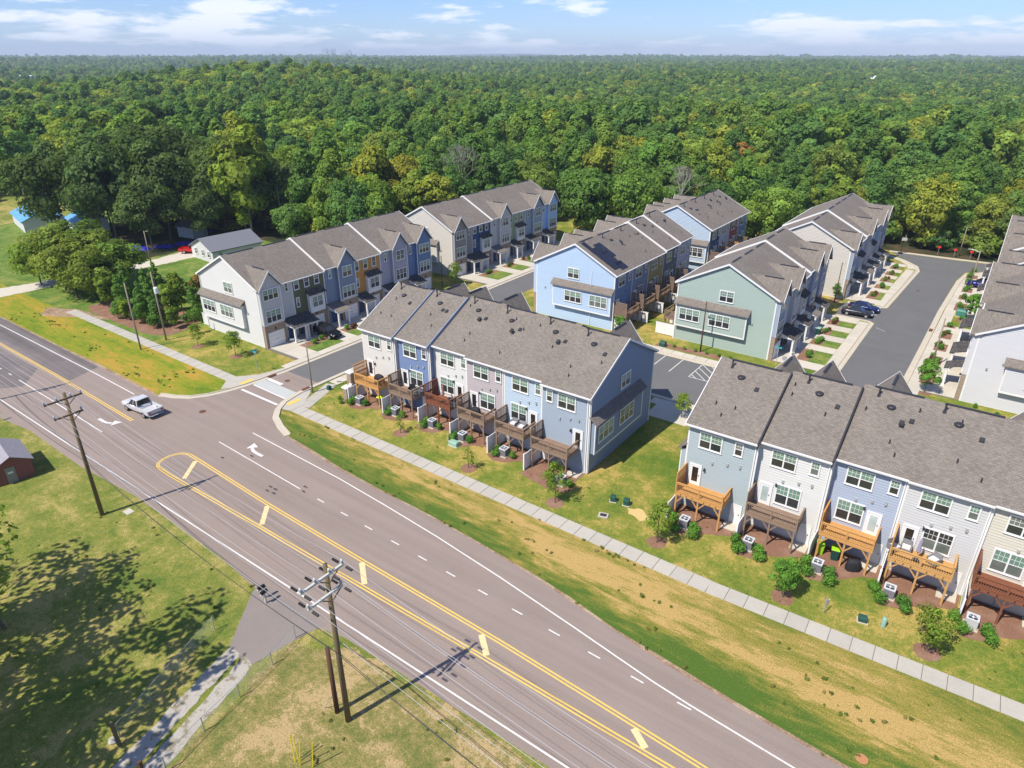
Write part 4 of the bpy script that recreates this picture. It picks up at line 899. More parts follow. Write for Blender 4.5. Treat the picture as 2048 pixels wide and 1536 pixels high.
def crown(seed, kind, rx, h, n, size, mat, k=46):
    """crown with its foot at z=0 of the tree; h is the height of the tree top"""
    rs = np.random.RandomState(seed)
    if kind == 'pine':
        t = rs.uniform(0, 1, k) ** .8; z = h * (.26 + .72 * t); r = rx * (1 - t) ** .65 * rs.uniform(.35, 1, k); cr = rx * (.36 - .16 * t) * rs.uniform(.8, 1.2, k)
    elif kind == 'cone':
        t = rs.uniform(0, 1, k) ** 1.1; z = h * (.1 + .88 * t); r = rx * (1 - t) ** .8 * rs.uniform(.4, 1, k); cr = rx * (.42 - .3 * t) * rs.uniform(.8, 1.2, k)
    elif kind == 'shrub':
        z = h * (.3 + .5 * rs.uniform(0, 1, k)); r = rx * .55 * rs.uniform(0, 1, k); cr = rx * rs.uniform(.35, .5, k)
    else:
        d = rs.normal(size=(k, 3)); d[:, 2] = d[:, 2] + .25; d /= np.linalg.norm(d, axis=1)[:, None]
        rr_ = rs.uniform(.5, .84, k); lob = 1 + .22 * np.sin(3 * np.arctan2(d[:, 1], d[:, 0]) + rs.uniform(0, 6))
        hz = h * (.45 if kind == 'round' else .48); zc = h - hz * .92
        cs = d * rr_[:, None] * np.array([rx, rx, hz]) * np.stack([lob, lob, np.ones(k)], 1) + np.array([0, 0, zc]); cr = rx * rs.uniform(.2, .36, k)
        cv = rs.uniform(.7, 1.35, k)
        return leaf_mesh('crown', *leaves(rs, n, cs, cr, size, cv), mat)
    a = rs.uniform(0, 6.283, k); cs = np.stack([r * np.cos(a), r * np.sin(a), z], 1); cv = rs.uniform(.75, 1.25, k)
    return leaf_mesh('crown', *leaves(rs, n, cs, cr, size, cv, .5 if kind != 'shrub' else .2), mat)
def trunk_mesh(seed, h, r, mat, limbs=7, spread=2.5, top=.8):
    q = random.Random(seed); b = MB(); pts = [(0, 0, -.2)]
    for i in range(1, 6): z = h * top * i / 5; pts.append((q.uniform(-.03, .03) * h * .5, q.uniform(-.03, .03) * h * .5, z))
    for i in range(5): b.tube(pts[i], pts[i + 1], r * (1 - i / 6), r * (1 - (i + 1) / 6), 7, False)
    for i in range(limbs):
        z = h * q.uniform(.35, .72); a = q.uniform(0, 6.28); k = q.uniform(.5, 1) * spread
        p0 = (0, 0, z * .97); p1 = (math.cos(a) * k * .5, math.sin(a) * k * .5, z + k * .35); p2 = (math.cos(a) * k, math.sin(a) * k, z + k * .9)
        b.tube(p0, p1, r * .4, r * .28, 5, False); b.tube(p1, p2, r * .28, r * .1, 5, False)
    return b.mesh('trunk', mat, True)
TRUNK = [trunk_mesh(50 + i, 16, .24, Bark, 8, 3.5) for i in range(4)] + [trunk_mesh(60, 16, .2, BarkPale, 8, 3)]
KIND = {}
for nm, kd, rx, h, mt, cnt in (('round', 'round', 6.9, 15.5, F_mix, 6), ('tall', 'tall', 5.9, 18.5, F_mix, 5), ('pine', 'pine', 5.6, 19, F_pine, 5), ('darkoak', 'round', 7.0, 19, F_dark, 3), ('yellow', 'round', 4.9, 15, F_yel, 2), ('lime', 'tall', 4.2, 15, F_lime, 2), ('rusty', 'round', 4.2, 13, F_orange, 1)):
    KIND[nm] = [crown(11 * i + len(nm) * 7, kd, rx, h, 6500 if nm != 'darkoak' else 9000, .34, mt, 60) for i in range(cnt)]
def tree(nm, x, y, s, label, group=None, zs=1.0, i=None, z=0, trunk=None, name=None):
    ms = KIND[nm]; k = rnd.randrange(len(ms)) if i is None else i
    t = thing(name or ('pine_tree' if nm in ('pine', 'cone') else 'broadleaf_tree'), label, 'tree', (x, y, z), rnd.uniform(0, 6.28), group)
    t.scale = (s, s, s * zs)
    ob('crown', ms[k], t); ob('trunk', trunk or TRUNK[rnd.randrange(4)], t, (0, 0, 0)); return t

# ---- woods: the nearest 300 trees as things, all the rest as one mass
def in_woods(x, y):
    if y < 47 and x > -400: return (x < -205 and y > 44)
    if -240 < x < -200 and 60 < y < 100: return False
    if x < -150 and y < 92 and x > -200: return False      # farmyard, its trees are placed by hand
    if x > -150 and x < -103 and y < 91: return False
    if x > -103 and x < -78: return y > 135
    if -78 <= x < -64: return y > 142
    if -64 <= x < -42: return y > 151
    if -42 <= x < -22: return y > 160 if x < -36 else y > 167
    if -22 <= x: return y > 168.5
    return y > 60
cand = []
q = random.Random(3)
r = 110.0
FW = (-SA, CA); RT = (CA, SA)
while r < 6500:
    sp = 8.6 if r < 330 else 8.6 * (1 + (r - 330) / 1100)
    arc = R(84); n = int(r * arc / sp)
    for i in range(n):
        a = -R(42) + arc * (i + q.random()) / n; rr_ = r + q.uniform(-.5, .5) * sp
        f_, s_ = rr_ * math.cos(a), rr_ * math.sin(a)
        x, y = FW[0] * f_ + RT[0] * s_, FW[1] * f_ + RT[1] * s_
        if r > 1100 and q.random() < .1: continue
        if any((x - sx) ** 2 + (y - sy) ** 2 < sr * sr for sx, sy, sr in ((-125, 116.5, 8), (-121, 122, 7), (-142, 92.5, 6), (-158, 104, 6), (-113, 133, 4), (-63, 152, 4), (-118, 111, 6))): continue
        if in_woods(x, y): cand.append((rr_, x, y, a))
    r += sp * .92
cand.sort()
def zone(x, y): return noise.noise(Vector((x / 55, y / 55, 2))), noise.noise(Vector((x / 160, y / 160, 5)))
WORDS = {'round': 'rounded green tree', 'tall': 'tall oval tree', 'pine': 'dark pine', 'darkoak': 'dark oak', 'yellow': 'yellow tinged tree', 'lime': 'yellow green tree', 'rusty': 'rusty tree'}
def pick(x, y):
    a, b_ = zone(x, y); u = q.random()
    if u < .035: return 'yellow'
    if u < .05: return 'rusty' if math.hypot(x, y) > 230 else 'lime'
    if u < .13: return 'lime'
    if b_ + a * .5 > .12: return 'pine' if u < .75 else 'tall'
    return 'round' if u < .62 else ('tall' if u < .85 else 'pine')
near = cand[:300]; far = cand[300:]
MARKS = ((120, 'above the blue roofed building'), (420, 'above the farmyard oaks'), (560, 'behind the low white house'), (700, 'above the orange townhouse'), (860, 'left of the beige gable'), (1000, 'above the navy townhouse'), (1120, 'above the sky blue townhouse'), (1280, 'left of the courtyard rows'), (1400, 'above the solar panels'), (1520, 'above the red townhouse'), (1680, 'behind the plain beige gable'), (1800, 'above the far beige gabled row'), (1880, 'above the basketball hoop'), (1960, 'above the red diamond signs'), (9999, 'at the right edge above the roofs'))
for i_, (r_, x, y, a) in enumerate(near):
    nm = pick(x, y); px = 1024 + 1365 * math.tan(a) / .93
    mk = [m_ for lim, m_ in MARKS if px < lim][0]
    depth = 'in the front line' if (r_ < 185 and x > -100) or r_ < 175 else ('farther back' if r_ < 215 else 'deeper in the woods')
    big = q.random() < .5; hs = (q.uniform(.82, 1.04) if big else q.uniform(.6, .8)) * (1.0 if x < -60 else .88)
    t = tree(nm, x, y, hs, '%s %s %s, %s' % ('big' if big else 'small', WORDS[nm], mk, depth), 'woodland trees ' + mk, q.uniform(.92, 1.12), trunk=TRUNK[4] if q.random() < .15 else None)
# far woods: one object of instanced crowns
FC = bpy.data.collections.new('crown_kinds')
kinds = []
for nm, kd, rx, h, mt, cnt in (('a', 'round', 7.2, 14.5, F_mix, 5), ('b', 'tall', 6.2, 17, F_mix, 4), ('c', 'pine', 6.2, 18, F_pine, 4), ('d', 'round', 5.8, 14, F_yel, 1), ('e', 'tall', 5.4, 14, F_lime, 1), ('f', 'round', 2.6, 3.8, F_mix, 2)):
    for i in range(cnt):
        o = bpy.data.objects.new('crown_kind_%02d' % len(kinds), crown(200 + len(kinds), kd, rx, h, 3000 if nm != 'f' else 700, .5 if nm != 'f' else .27, mt, 34)); FC.objects.link(o); kinds.append(nm)
def scatter(name, pts, label=None):
    me = bpy.data.meshes.new(name); me.from_pydata([p[:3] for p in pts], [], [])
    for an, ty, k in (('sc', 'FLOAT', 3), ('rot', 'FLOAT', 4), ('idx', 'INT', 5)):
        a = me.attributes.new(an, ty, 'POINT'); a.data.foreach_set('value', [p[k] for p in pts])
    o = ob(name, me, kind='stuff'); ng = bpy.data.node_groups.new(name, 'GeometryNodeTree')
    ng.interface.new_socket('Geometry', in_out='INPUT', socket_type='NodeSocketGeometry'); ng.interface.new_socket('Geometry', in_out='OUTPUT', socket_type='NodeSocketGeometry')
    gi = ng.nodes.new('NodeGroupInput'); go = ng.nodes.new('NodeGroupOutput'); ip = ng.nodes.new('GeometryNodeInstanceOnPoints'); ci = ng.nodes.new('GeometryNodeCollectionInfo')
    ci.inputs[0].default_value = FC; ci.inputs['Separate Children'].default_value = True; ci.inputs['Reset Children'].default_value = True
    def na(nm_, ty):
        n = ng.nodes.new('GeometryNodeInputNamedAttribute'); n.data_type = ty; n.inputs[0].default_value = nm_; return n.outputs['Attribute']
    cx = ng.nodes.new('ShaderNodeCombineXYZ')
    L(ng, na('rot', 'FLOAT'), cx.inputs[2]); mp = ng.nodes.new('GeometryNodeMeshToPoints')
    L(ng, gi.outputs[0], mp.inputs[0]); L(ng, mp.outputs[0], ip.inputs['Points']); L(ng, ci.outputs[0], ip.inputs['Instance']); ip.inputs['Pick Instance'].default_value = True
    L(ng, na('idx', 'INT'), ip.inputs['Instance Index']); L(ng, cx.outputs[0], ip.inputs['Rotation']); L(ng, na('sc', 'FLOAT'), ip.inputs['Scale']); L(ng, ip.outputs[0], go.inputs[0])
    md = o.modifiers.new('scatter', 'NODES'); md.node_group = ng
    if label: o['label'] = label
    return o
IDX = {k: [i for i, v in enumerate(kinds) if v == k] for k in 'abcdef'}
pts = []
for r_, x, y, a in far:
    nm = {'yellow': 'd', 'rusty': 'd', 'lime': 'e', 'pine': 'c', 'round': 'a', 'tall': 'b', 'darkoak': 'a'}[pick(x, y)]
    if nm == 'd' and r_ > 500 and q.random() < .5: nm = 'a'
    s = q.choice((q.uniform(.62, .9), q.uniform(.85, 1.12), q.uniform(1.0, 1.3))) * (1 if r_ < 330 else min(5.0, 1 + (r_ - 330) / 1250))
    zt = terrain(x, y) - (0 if r_ < 330 else max(0, 13.5 * (s - 1))) + q.uniform(-2, 2.5) * (r_ > 330)
    pts.append((x, y, zt, s, q.uniform(0, 6.28), q.choice(IDX[nm])))
scatter('woodland', pts, 'woods rolling away to the horizon')
und = []
for r_, x, y, a in cand[:700]:
    for k in range(2):
        xx, yy = x + q.uniform(-4, 4), y + q.uniform(-4, 4)
        if in_woods(xx, yy): und.append((xx, yy, 0, q.uniform(.6, 1.3), q.uniform(0, 6.28), IDX['f'][0]))
scatter('undergrowth', und, 'bushes and saplings under the near trees')

# ---- trees placed one by one
F_grove = leafm('grove_leaves', [(.2, .28, .05), (.15, .24, .045), (.24, .3, .06)], .4)
KIND['grove'] = [crown(900 + i, 'round', 6.0, 14.5, 6000, .3, F_grove, 60) for i in range(3)]
ORD = ['first', 'second', 'third', 'fourth', 'fifth', 'sixth', 'seventh', 'eighth', 'ninth', 'tenth', 'eleventh', 'twelfth', 'thirteenth', 'fourteenth', 'fifteenth', 'sixteenth']
azm = lambda x, y: math.atan2(CA * x + SA * y, -SA * x + CA * y)
for i, (x, y, s, zs) in enumerate(sorted([(-178, 66, 1.0, 1.1), (-170, 72, 1.08, 1.08), (-161, 71, 1.05, 1.12), (-164, 82, 1.1, 1.1), (-155, 80, 1.0, 1.12), (-150, 91, .98, 1.1), (-171, 92, 1.1, 1.1), (-184, 84, 1.05, 1.05), (-146, 99, .95, 1.05), (-157, 96, 1.05, 1.1), (-192, 95, 1.1, 1.05), (-150, 73, .8, .95), (-166, 100, 1.0, 1.0), (-140, 105, .85, 1.0), (-178, 78, 1.0, 1.05), (-147, 84, .7, .9)], key=lambda p: azm(p[0], p[1]))):
    tree('darkoak', x, y, s, 'large dark oak in the farmyard, %s from the left' % ORD[i], 'large dark oaks in the farmyard', zs)
for x, y, s in ((-125, 116.5, 1.2), (-121, 122, 1.05)): tree('yellow', x, y, s, 'bright yellow tree %s behind the left rows' % ('on the left' if x < -123 else 'on the right'), 'bright yellow trees behind the left rows', 1.1)
tree('lime', -158, 104, 1.45, 'very tall yellow green tree rising between the dark oaks', None, 1.2, trunk=TRUNK[4]); tree('lime', -142, 92.5, 1.45, 'tall yellow green tree with a pale trunk behind the white house', None, 1.15, trunk=TRUNK[4])
for i, (x, y, s, nm) in enumerate(sorted(((-141, 47, .8, 'round'), (-134.5, 48.5, .82, 'round'), (-128, 47.5, .74, 'round'), (-137, 53, .85, 'lime'), (-130, 53, .78, 'round'), (-123, 49.5, .68, 'round'), (-145, 53, .8, 'round'), (-125, 54, .66, 'round')), key=lambda p: azm(p[0], p[1]))):
    tree('grove', x, y, s * (1.12 if x > -139 else .85), 'bushy tree in the grove left of the sidewalk end, %s from the left' % ORD[i], 'bushy trees in the grove left of the sidewalk', .85)
F_grovepine = leafm('young_pine_needles', [(.12, .24, .06), (.15, .27, .06), (.1, .2, .055)], .4)
KIND['cone'] = [crown(400 + i, 'cone', 2.0, 7.5, 3200, .16, F_grovepine) for i in range(3)]
KIND['small'] = [crown(410 + i, 'tall', 1.7, 6.0, 2200, .18, F_young) for i in range(3)]
TS = [trunk_mesh(70 + i, 6, .09, Bark, 6, 1.1) for i in range(3)]
WB = [(-118.5, 48.2), (-115, 50), (-112, 47.6), (-109, 50.5), (-106.5, 48), (-104, 51.5), (-103, 48.3), (-100.5, 53.5), (-107, 54.5), (-112.5, 54), (-100.2, 49.3), (-110, 46.9)]
for i, (x, y, s, nm) in enumerate([(-118.5, 48.2, .95, 'small'), (-115, 50, 1.0, 'cone'), (-112, 47.6, .95, 'cone'), (-109, 50.5, 1.05, 'cone'), (-106.5, 48.0, .9, 'cone'), (-104, 51.5, 1.05, 'small'), (-103, 48.3, .8, 'cone'), (-100.5, 53.5, .95, 'cone'), (-107, 54.5, 1.1, 'small'), (-112.5, 54, 1.0, 'cone'), (-100.2, 49.3, .62, 'small'), (-110, 46.9, .6, 'small')]):
    oi_ = sum(1 for p in WB if azm(*p) < azm(x, y))
    tree(nm, x, y, s, 'young %s in the west mulch bed, %s from the left' % ('pine' if nm == 'cone' else 'leafy tree', ORD[oi_]), 'young trees in the west mulch bed', 1.0, trunk=TS[i % 3], name='young_pine' if nm == 'cone' else 'young_tree')
KIND['rusty_small'] = [crown(430, 'tall', 1.8, 7.0, 2200, .18, F_orange)]
tree('rusty_small', -106, 57.0, .85, 'rust brown tree behind the young pines', None, 1, trunk=TS[0])
# trees just outside the frame to the south west whose crowns shade the lawn; one shows at the left edge
KIND['shade'] = [crown(700 + i, 'round', 6.0, 20, 1500, .3, F_mix, 24) for i in range(2)]
for x, y, s in ((-58, 2.0, 1.0), (-52, .0, 1.02), (-46.5, -2.0, 1.0), (-42, -6, .9), (-54, -8, 1.0), (-63, -3, 1.0), (-48, -10, .9), (-44.5, 2.0, 1.08), (-39.5, -3, 1.0), (-37, -9, .95)):
    tree('shade', x, y, s, 'tall tree standing left of the picture, shading the south lawn', 'trees shading the south lawn', 1)

tree('shade', -52.3, 8.4, .62, 'tree at the left edge, only its outer branches in the picture', None, .85)
# small street and lawn trees
KIND['young'] = [crown(500 + i, 'tall', 1.15, 3.6, 1700, .075, F_young, 34) for i in range(3)]
KIND['thin'] = [crown(520 + i, 'tall', .8, 2.6, 150, .1, F_young, 14) for i in range(2)]
KIND['street'] = [crown(540 + i, 'round', 1.35, 4.6, 3800, .09, F_shrub, 40) for i in range(2)]
TY = [trunk_mesh(80 + i, 3.4, .05, Bark, 7, .7, .85) for i in range(3)]
def young(nm, x, y, s, label, zs=1, ring=.9):
    t = tree(nm, x, y, s, label, None, zs, trunk=TY[rnd.randrange(3)], name='young_tree')
    if ring: o = sheet('mulch_ring', wavy([(x + ring * math.cos(a * .7), y + ring * math.sin(a * .7)) for a in range(9)], .06, int(abs(x * 10)), .4), .009, Mulch)
young('young', -90.7, 47.4, 1.0, 'young tree on the lawn before the big white gable, nearer the lamp poles')
young('young', -83.0, 48.4, 1.15, 'young tree with an open yellow green crown beside the corner street sign')
young('thin', -49.1, 46.4, .95, 'spindly sapling behind the bright white townhouse, near the sidewalk'); young('thin', -38.4, 45.3, 1.0, 'nearly bare sapling in a round mulch ring behind the pale blue townhouse')
young('young', -28.0, 45.4, 1.0, 'slim young tree by the sidewalk off the shaded corner of the centre row', 1.25)
young('young', -17.7, 45.7, 1.15, 'young tree right of the two green boxes, before the near right row', 1.05); young('street', -6.9, 45.3, .84, 'full dark green young tree behind the white townhouse, beside the sign post'); young('young', 3.0, 45.8, 1.2, 'bright green young tree in front of the pale grey townhouse', .95)
young('street', -3.3, 92.3, 1.0, 'rounded street tree near the light grey gable on the dead end street'); young('street', -1.3, 125.6, .98, 'street tree on the grass strip beside the green utility box')
young('young', -25.2, 68.2, 1.0, 'small tree at the cross street beside the near right row', .9); young('young', -79.5, 91.5, 1.25, 'small tree on the lawn between the two left rows', 1)
young('street', -43.2, 86.9, .72, 'small evergreen at the corner of the solar roofed townhouse'); young('street', -21.0, 123.8, .6, 'narrow evergreen by the beige gable behind the parked cars', 1.1)
bare = MB(); qq = random.Random(4)
def br_(p, d, l, r_, n):
    e = p + d * l; bare.tube(p, e, r_, r_ * .65, 5, False)
    if n: [br_(e, (d + Vector((qq.uniform(-.7, .7), qq.uniform(-.7, .7), qq.uniform(-.15, .5)))).normalized(), l * .72, r_ * .6, n - 1) for _ in range(3)]
br_(Vector((0, 0, 0)), Vector((0, 0, 1)), 6, .2, 5); bm_ = bare.mesh('dead_tree', BarkPale)
for x, y, s, w_ in ((-113, 133, .95, 'behind the far left row'), (-63, 152, .8, 'left of the far courtyard row')):
    t = thing('dead_tree', 'bare dead tree with pale twisted branches ' + w_, 'tree', (x, y, 0), 1.0, None, bm_); t.scale = (s, s, s * 1.1)

# ---- weed tufts on the verges
FC2 = FC
for i in range(3):
    o = bpy.data.objects.new('crown_kind_9%d' % i, crown(800 + i, 'shrub', .3, .2, 60, .07, leafm('weed_leaves_%d' % i, [(.12, .18, .04), (.15, .2, .045)] if i < 2 else [(.3, .26, .1), (.2, .2, .06)], .2), 10)); FC.objects.link(o); kinds.append('g')
gi_ = [i for i, v in enumerate(kinds) if v == 'g']; wd_ = []
for k in range(6000):
    x = q.uniform(-128, 12); y = q.choice((q.uniform(31.5, 42.4), q.uniform(31.5, 42.4), q.uniform(44.4, 51), q.uniform(7, 22)))
    if 31 < y < 43:
        if -80 < x < -58: continue
        if y < (35.6 if x < -79 else 38.6 - (x + 58) * .098) : continue
    if y < 22 and x < -62: continue
    if y > 44 and (x < -99 or -77 < x < -62): continue
    d_ = noise.noise(Vector((x * .22, y * .6, 4.0))) + .6 * noise.noise(Vector((x * .9, y * .9, 7.0)))
    if d_ > .2 + q.random() * .35 and not (-41 < x < -29 and y < 22): wd_.append((x, y, 0, q.uniform(.3, .75) * (1.1 if y < 43 else .6), q.uniform(0, 6.28), q.choice(gi_)))
scatter('weeds', wd_, 'tufts and weeds in the mown grass')

# ---- shrubs
SH = [crown(600 + i, 'shrub', .52, .8, 800, .055, F_shrub, 22) for i in range(3)]
F_red = leafm('reddish_shrub_leaves', [(.12, .05, .03), (.14, .1, .03)], .2)
SHR = crown(610, 'shrub', .5, .7, 380, .07, F_red, 14)
def shrub(x, y, s, label, group, me=None, z=0):
    t = thing('shrub', label, 'shrub', (x, y, z), rnd.uniform(0, 6.28), group, me or SH[rnd.randrange(3)]); t.scale = (s, s, s); return t
bed_no = {}
for (x, y, ln) in shrub_spots:
    n = 3 if ln > 2.2 else 2
    row_ = 'left rows' if x < -60 else ('dead end street, west side' if x < -10 else 'dead end street, east side')
    bed_no[row_] = bed_no.get(row_, -1) + 1; bw_ = ORD[bed_no[row_] % 16]
    for i in range(n):
        shrub(x + rnd.uniform(-.35, .35), y + (i - (n - 1) / 2) * .85 * min(1, ln / 3), rnd.uniform(.75, 1.1), 'small shrub, %s front bed from the near end, %s' % (bw_, row_), 'front bed shrubs, ' + row_, SHR if rnd.random() < .2 else None, .05)
for k, x in enumerate((-36.2, -34.7, -33.2, -31.6, -30.0, -28.2, -26.6)): shrub(x, 87.6 + .1 * k, .62, 'small clipped shrub in the mulch strip below the sea green gable', 'shrubs below the sea green gable')
sheet('mulch_bed', wavy([(-37.4, 86.9), (-24.8, 87.2), (-24.5, 88.6), (-37, 88.4)], .12, 31), .006, Mulch)
sheet('mulch_bed', wavy([(-3.0, 124.2), (.2, 124.4), (.2, 126.3), (-3, 126.2)], .1, 32), .006, Mulch)
for x, y in ((2.2, 91.2), (4.5, 90.2), (6.2, 89.8)): shrub(x, y, .7, 'small shrub below the light grey gable at the right edge', 'shrubs below the light grey gable')
for x in (-2.4, -1.4, -.4): shrub(x, 125.2, .9, 'clipped shrub by the green utility box', 'shrubs by the utility box')

# ------------------------------------------------------------------ behind each unit: fence, air conditioner, shrubs, mulch
def fence_b(Ln, hgt):
    def f(b):
        n = int(Ln / .16)
        for i in range(n): b.box(-.018, -Ln + .06 + i * (Ln - .12) / n + .004, .1, .018, -Ln + .06 + (i + 1) * (Ln - .12) / n - .004, hgt - .06)
    return f
def privacy_fence(x, y, Ln, label):
    t = thing('privacy_fence', label, 'fence', (x, y, 0), 0, 'white privacy fences between back doors'); hgt = 1.85
    ob('fence_panel', cached(('fp', round(Ln, 2)), 'fence_panel', fence_b(Ln, hgt), Vinyl), t)
    ob('rail', cached(('fr', round(Ln, 2), 1), 'rail', lambda b: b.box(-.035, -Ln, hgt - .08, .035, 0, hgt + .01), Vinyl), t); ob('rail', cached(('fr', round(Ln, 2), 0), 'rail', lambda b: b.box(-.03, -Ln, .05, .03, 0, .15), Vinyl), t)
    for yy in (-Ln, -.1):
        p = ob('post', cached(('fpost',), 'post', lambda b: b.box(-.065, -.065, 0, .065, .065, hgt + .06), Vinyl), t, (0, yy, 0)); ob('cap', cached(('fcap',), 'cap', lambda b: b.hexa([(-.08, -.08, 0), (.08, -.08, 0), (.08, .08, 0), (-.08, .08, 0)], [(-.02, -.02, .07), (.02, -.02, .07), (.02, .02, .07), (-.02, .02, .07)]), Vinyl), p, (0, 0, hgt + .06))
    return t
def ac(x, y, label, light=False):
    t = thing('air_conditioner', label, 'air conditioner', (x, y, 0), 0, 'air conditioners behind the townhouses')
    g = plain('ac_light', (.5, .52, .52), .5) if light else plain('ac_grey', (.2, .2, .22), .5)
    def cab(b):
        b.box(-.38, -.38, .1, .38, .38, .86)
        for i in range(9):
            for s in (-1, 1): b.box(-.36 + i * .08, s * .385 - .012, .14, -.33 + i * .08, s * .385 + .012, .84); b.box(s * .385 - .012, -.36 + i * .08, .14, s * .385 + .012, -.33 + i * .08, .84)
    ob('cabinet', cached(('acc', light), 'cabinet', cab, g), t)
    top = ob('top_cover', cached(('act',), 'top_cover', lambda b: (b.box(-.41, -.41, .86, .41, -.3, .96), b.box(-.41, .3, .86, .41, .41, .96), b.box(-.41, -.3, .86, -.3, .3, .96), b.box(.3, -.3, .86, .41, .3, .96)), plain('ac_top', (.55, .57, .6), .5)), t)
    def fan(b):
        b.lathe([(.3, .87), (.3, .89), (.05, .90)], 14)
    ob('fan_guard', cached(('acf',), 'fan_guard', fan, Dark), t)
    ob('fan_hub', cached(('ach',), 'fan_hub', lambda b: (b.lathe([(.09, .9), (.09, .96), (.02, .98)], 10), b.box(-.3, -.02, .93, .3, .02, .95), b.box(-.02, -.3, .935, .02, .3, .955)), plain('ac_top', (.55, .57, .6), .5)), t)
    ob('pad', cached(('acp',), 'pad', lambda b: b.box(-.5, -.5, 0, .5, .5, .1), C_curb), t); return t
NAMES_C = ['cream white end', 'deep blue', 'bright white', 'mauve', 'pale blue', 'slate blue end']; NAMES_R = ['grey green end', 'white', 'blue', 'pale grey', 'cream', 'last']
def backyard(x0, w, yr, nm, rown, acx, acy, light=False, sh=((-.95, -.5), (.85, -.1))):
    privacy_fence(x0, yr, 3.1, 'white fence left of the %s townhouse back door, %s' % (nm, rown))
    pts = [(x0 + .1, yr), (x0 + w - .1, yr), (x0 + w - .1, yr - 1.9), (x0 + w * .75, yr - 2.6), (acx + 1.6, acy - .2), (acx + 1.0, acy - 1.1), (acx - .4, acy - 1.5), (x0 + .1, acy - .9)]
    sheet('mulch_bed', wavy(pts, .09, int(abs(x0) * 10), .5), .009, Mulch)
    ac(acx, acy, 'grey air conditioner between shrubs behind the %s townhouse, %s' % (nm, rown), light)
    for dx, dy in sh: shrub(acx + dx, acy + dy, rnd.uniform(.85, 1.05) * (1.35 if 'right' in rown else 1.08), 'round green shrub beside the air conditioner of the %s townhouse, %s' % (nm, rown), 'shrubs by %s air conditioner, %s' % (nm, rown))
    bb = MB(); bb.box(x0 + w - 1.7, yr - 1.3, 0, x0 + w - .35, yr - .06, .08); ob('doorstep', bb.mesh('doorstep', C_new), kind='structure')
acs = [(-58.1, 48.7), (-52.6, 49.2), (-47.2, 49.6), (-42.5, 49.3), (-36.9, 49.4), (-29.2, 48.4)]
for (x, w, h_), nm, a, jg in zip(cen, NAMES_C, acs, (-.1, .3, 1.0, .5, .45, -.1)):
    backyard(-59.6 + x, w, 51.5 + jg, nm, 'centre row', a[0], a[1], False, ((-.95, .1), (-.7, -.75), (1.0, .05)))
acs = [(-16.7, 49.2), (-11.1, 49.6), (-5.6, 50.1), (-.3, 50.3), (5.2, 50.4), (11.0, 50.2)]
for (x, w, h_), nm, a, jg in zip(rightrow, NAMES_R, acs, (-.1, .6, 1.45, 1.3, 1.5, 1.2)):
    backyard(-18.4 + x, w, 52.4 + jg, nm, 'near right row', a[0], a[1], x > 20, ((-.45, -1.15), (1.05, -.4), (-1.0, .0), (1.3, -1.2)) if nm not in ('last',) else ())
for i in range(5): 
    t = thing('privacy_fence', 'white courtyard fence behind the solar roofed row, number %s from the parking bays' % ['one', 'two', 'three', 'four', 'five'][i], 'fence', (-45.2, 88.6 + i * 5.65, 0), PI / 2, 'white fences in the courtyard')
    for s_ in (t,):
        ob('fence_panel', cached(('fp', 3.1), 'fence_panel', fence_b(3.1, 1.85), Vinyl), s_); ob('rail', cached(('fr', 3.1, 1), 'rail', lambda b: b.box(-.035, -3.1, 1.77, .035, 0, 1.86), Vinyl), s_)
    t.rotation_euler = (0, 0, PI / 2)
for i in range(4):
    t = thing('privacy_fence', 'white fence behind the sea green gable row, %s from the near end' % ['first', 'second', 'third', 'fourth'][i], 'fence', (-36.4, 91.4 + i * 5.03, 0), -PI / 2, 'white fences in the courtyard')
    ob('fence_panel', cached(('fp', 3.1), 'fence_panel', fence_b(3.1, 1.85), Vinyl), t); ob('rail', cached(('fr', 3.1, 1), 'rail', lambda b: b.box(-.035, -3.1, 1.77, .035, 0, 1.86), Vinyl), t)
privacy_fence(-96.2, 53.2, 2.2, 'white vinyl fence at the left foot of the big white gable').rotation_euler = (0, 0, -PI / 2)

# ------------------------------------------------------------------ poles and wires
def pole_mesh(h, r, mat, r1=None): return cached(('pole', h, r), 'pole', lambda b: b.tube((0, 0, -.3), (0, 0, h), r, r1 or r * .68, 12), mat, True)
def insul(b): b.lathe([(.05, 0), (.05, .1), (.1, .12), (.05, .16), (.1, .2), (.05, .24), (.08, .3), (.03, .32)], 8)
def upole(x, y, h, label, arms, mat=PoleW, dead=False, armmat=CreamW, ins=CreamW):
    t = thing('utility_pole', label, 'utility pole', (x, y, 0), 0, None)
    p = ob('pole', pole_mesh(h, .19, mat), t)
    for z, y0, y1, ks in arms:
        a = ob('crossarm', cached(('arm', round(y0, 2), round(y1, 2)), 'crossarm', lambda b: b.box(.13, y0, -.07, .26, y1, .07), armmat), t, (0, 0, z))
        ob('brace', cached(('brace',), 'brace', lambda b: (b.bar((.2, -.75, -.06), (.18, 0, -.65), .05), b.bar((.2, .75, -.06), (.18, 0, -.65), .05)), PoleW), a)
        for k in ks:
            ob('insulator', cached(('ins',), 'insulator', insul, ins, True), a, (.2, k, .06))
            if dead:
                for s in (-1, 1): ob('strain_insulator', cached(('sins', s), 'strain_insulator', lambda b: [b.tube((s * (.35 + i * .1), 0, 0), (s * (.42 + i * .1), 0, 0), .085, .07, 8) for i in range(5)], Dark), a, (.2, k, 0))
    return t
A1 = ((12.05, -1.75, 1.25, (-1.7, -.75, .35, 1.15)), (10.55, -1.35, .95, (-1.3, .85)))
A2 = ((12.0, -1.95, 1.05, (-1.9, -.95, .05, .98)), (10.65, -1.65, .8, (-1.6, .72)))
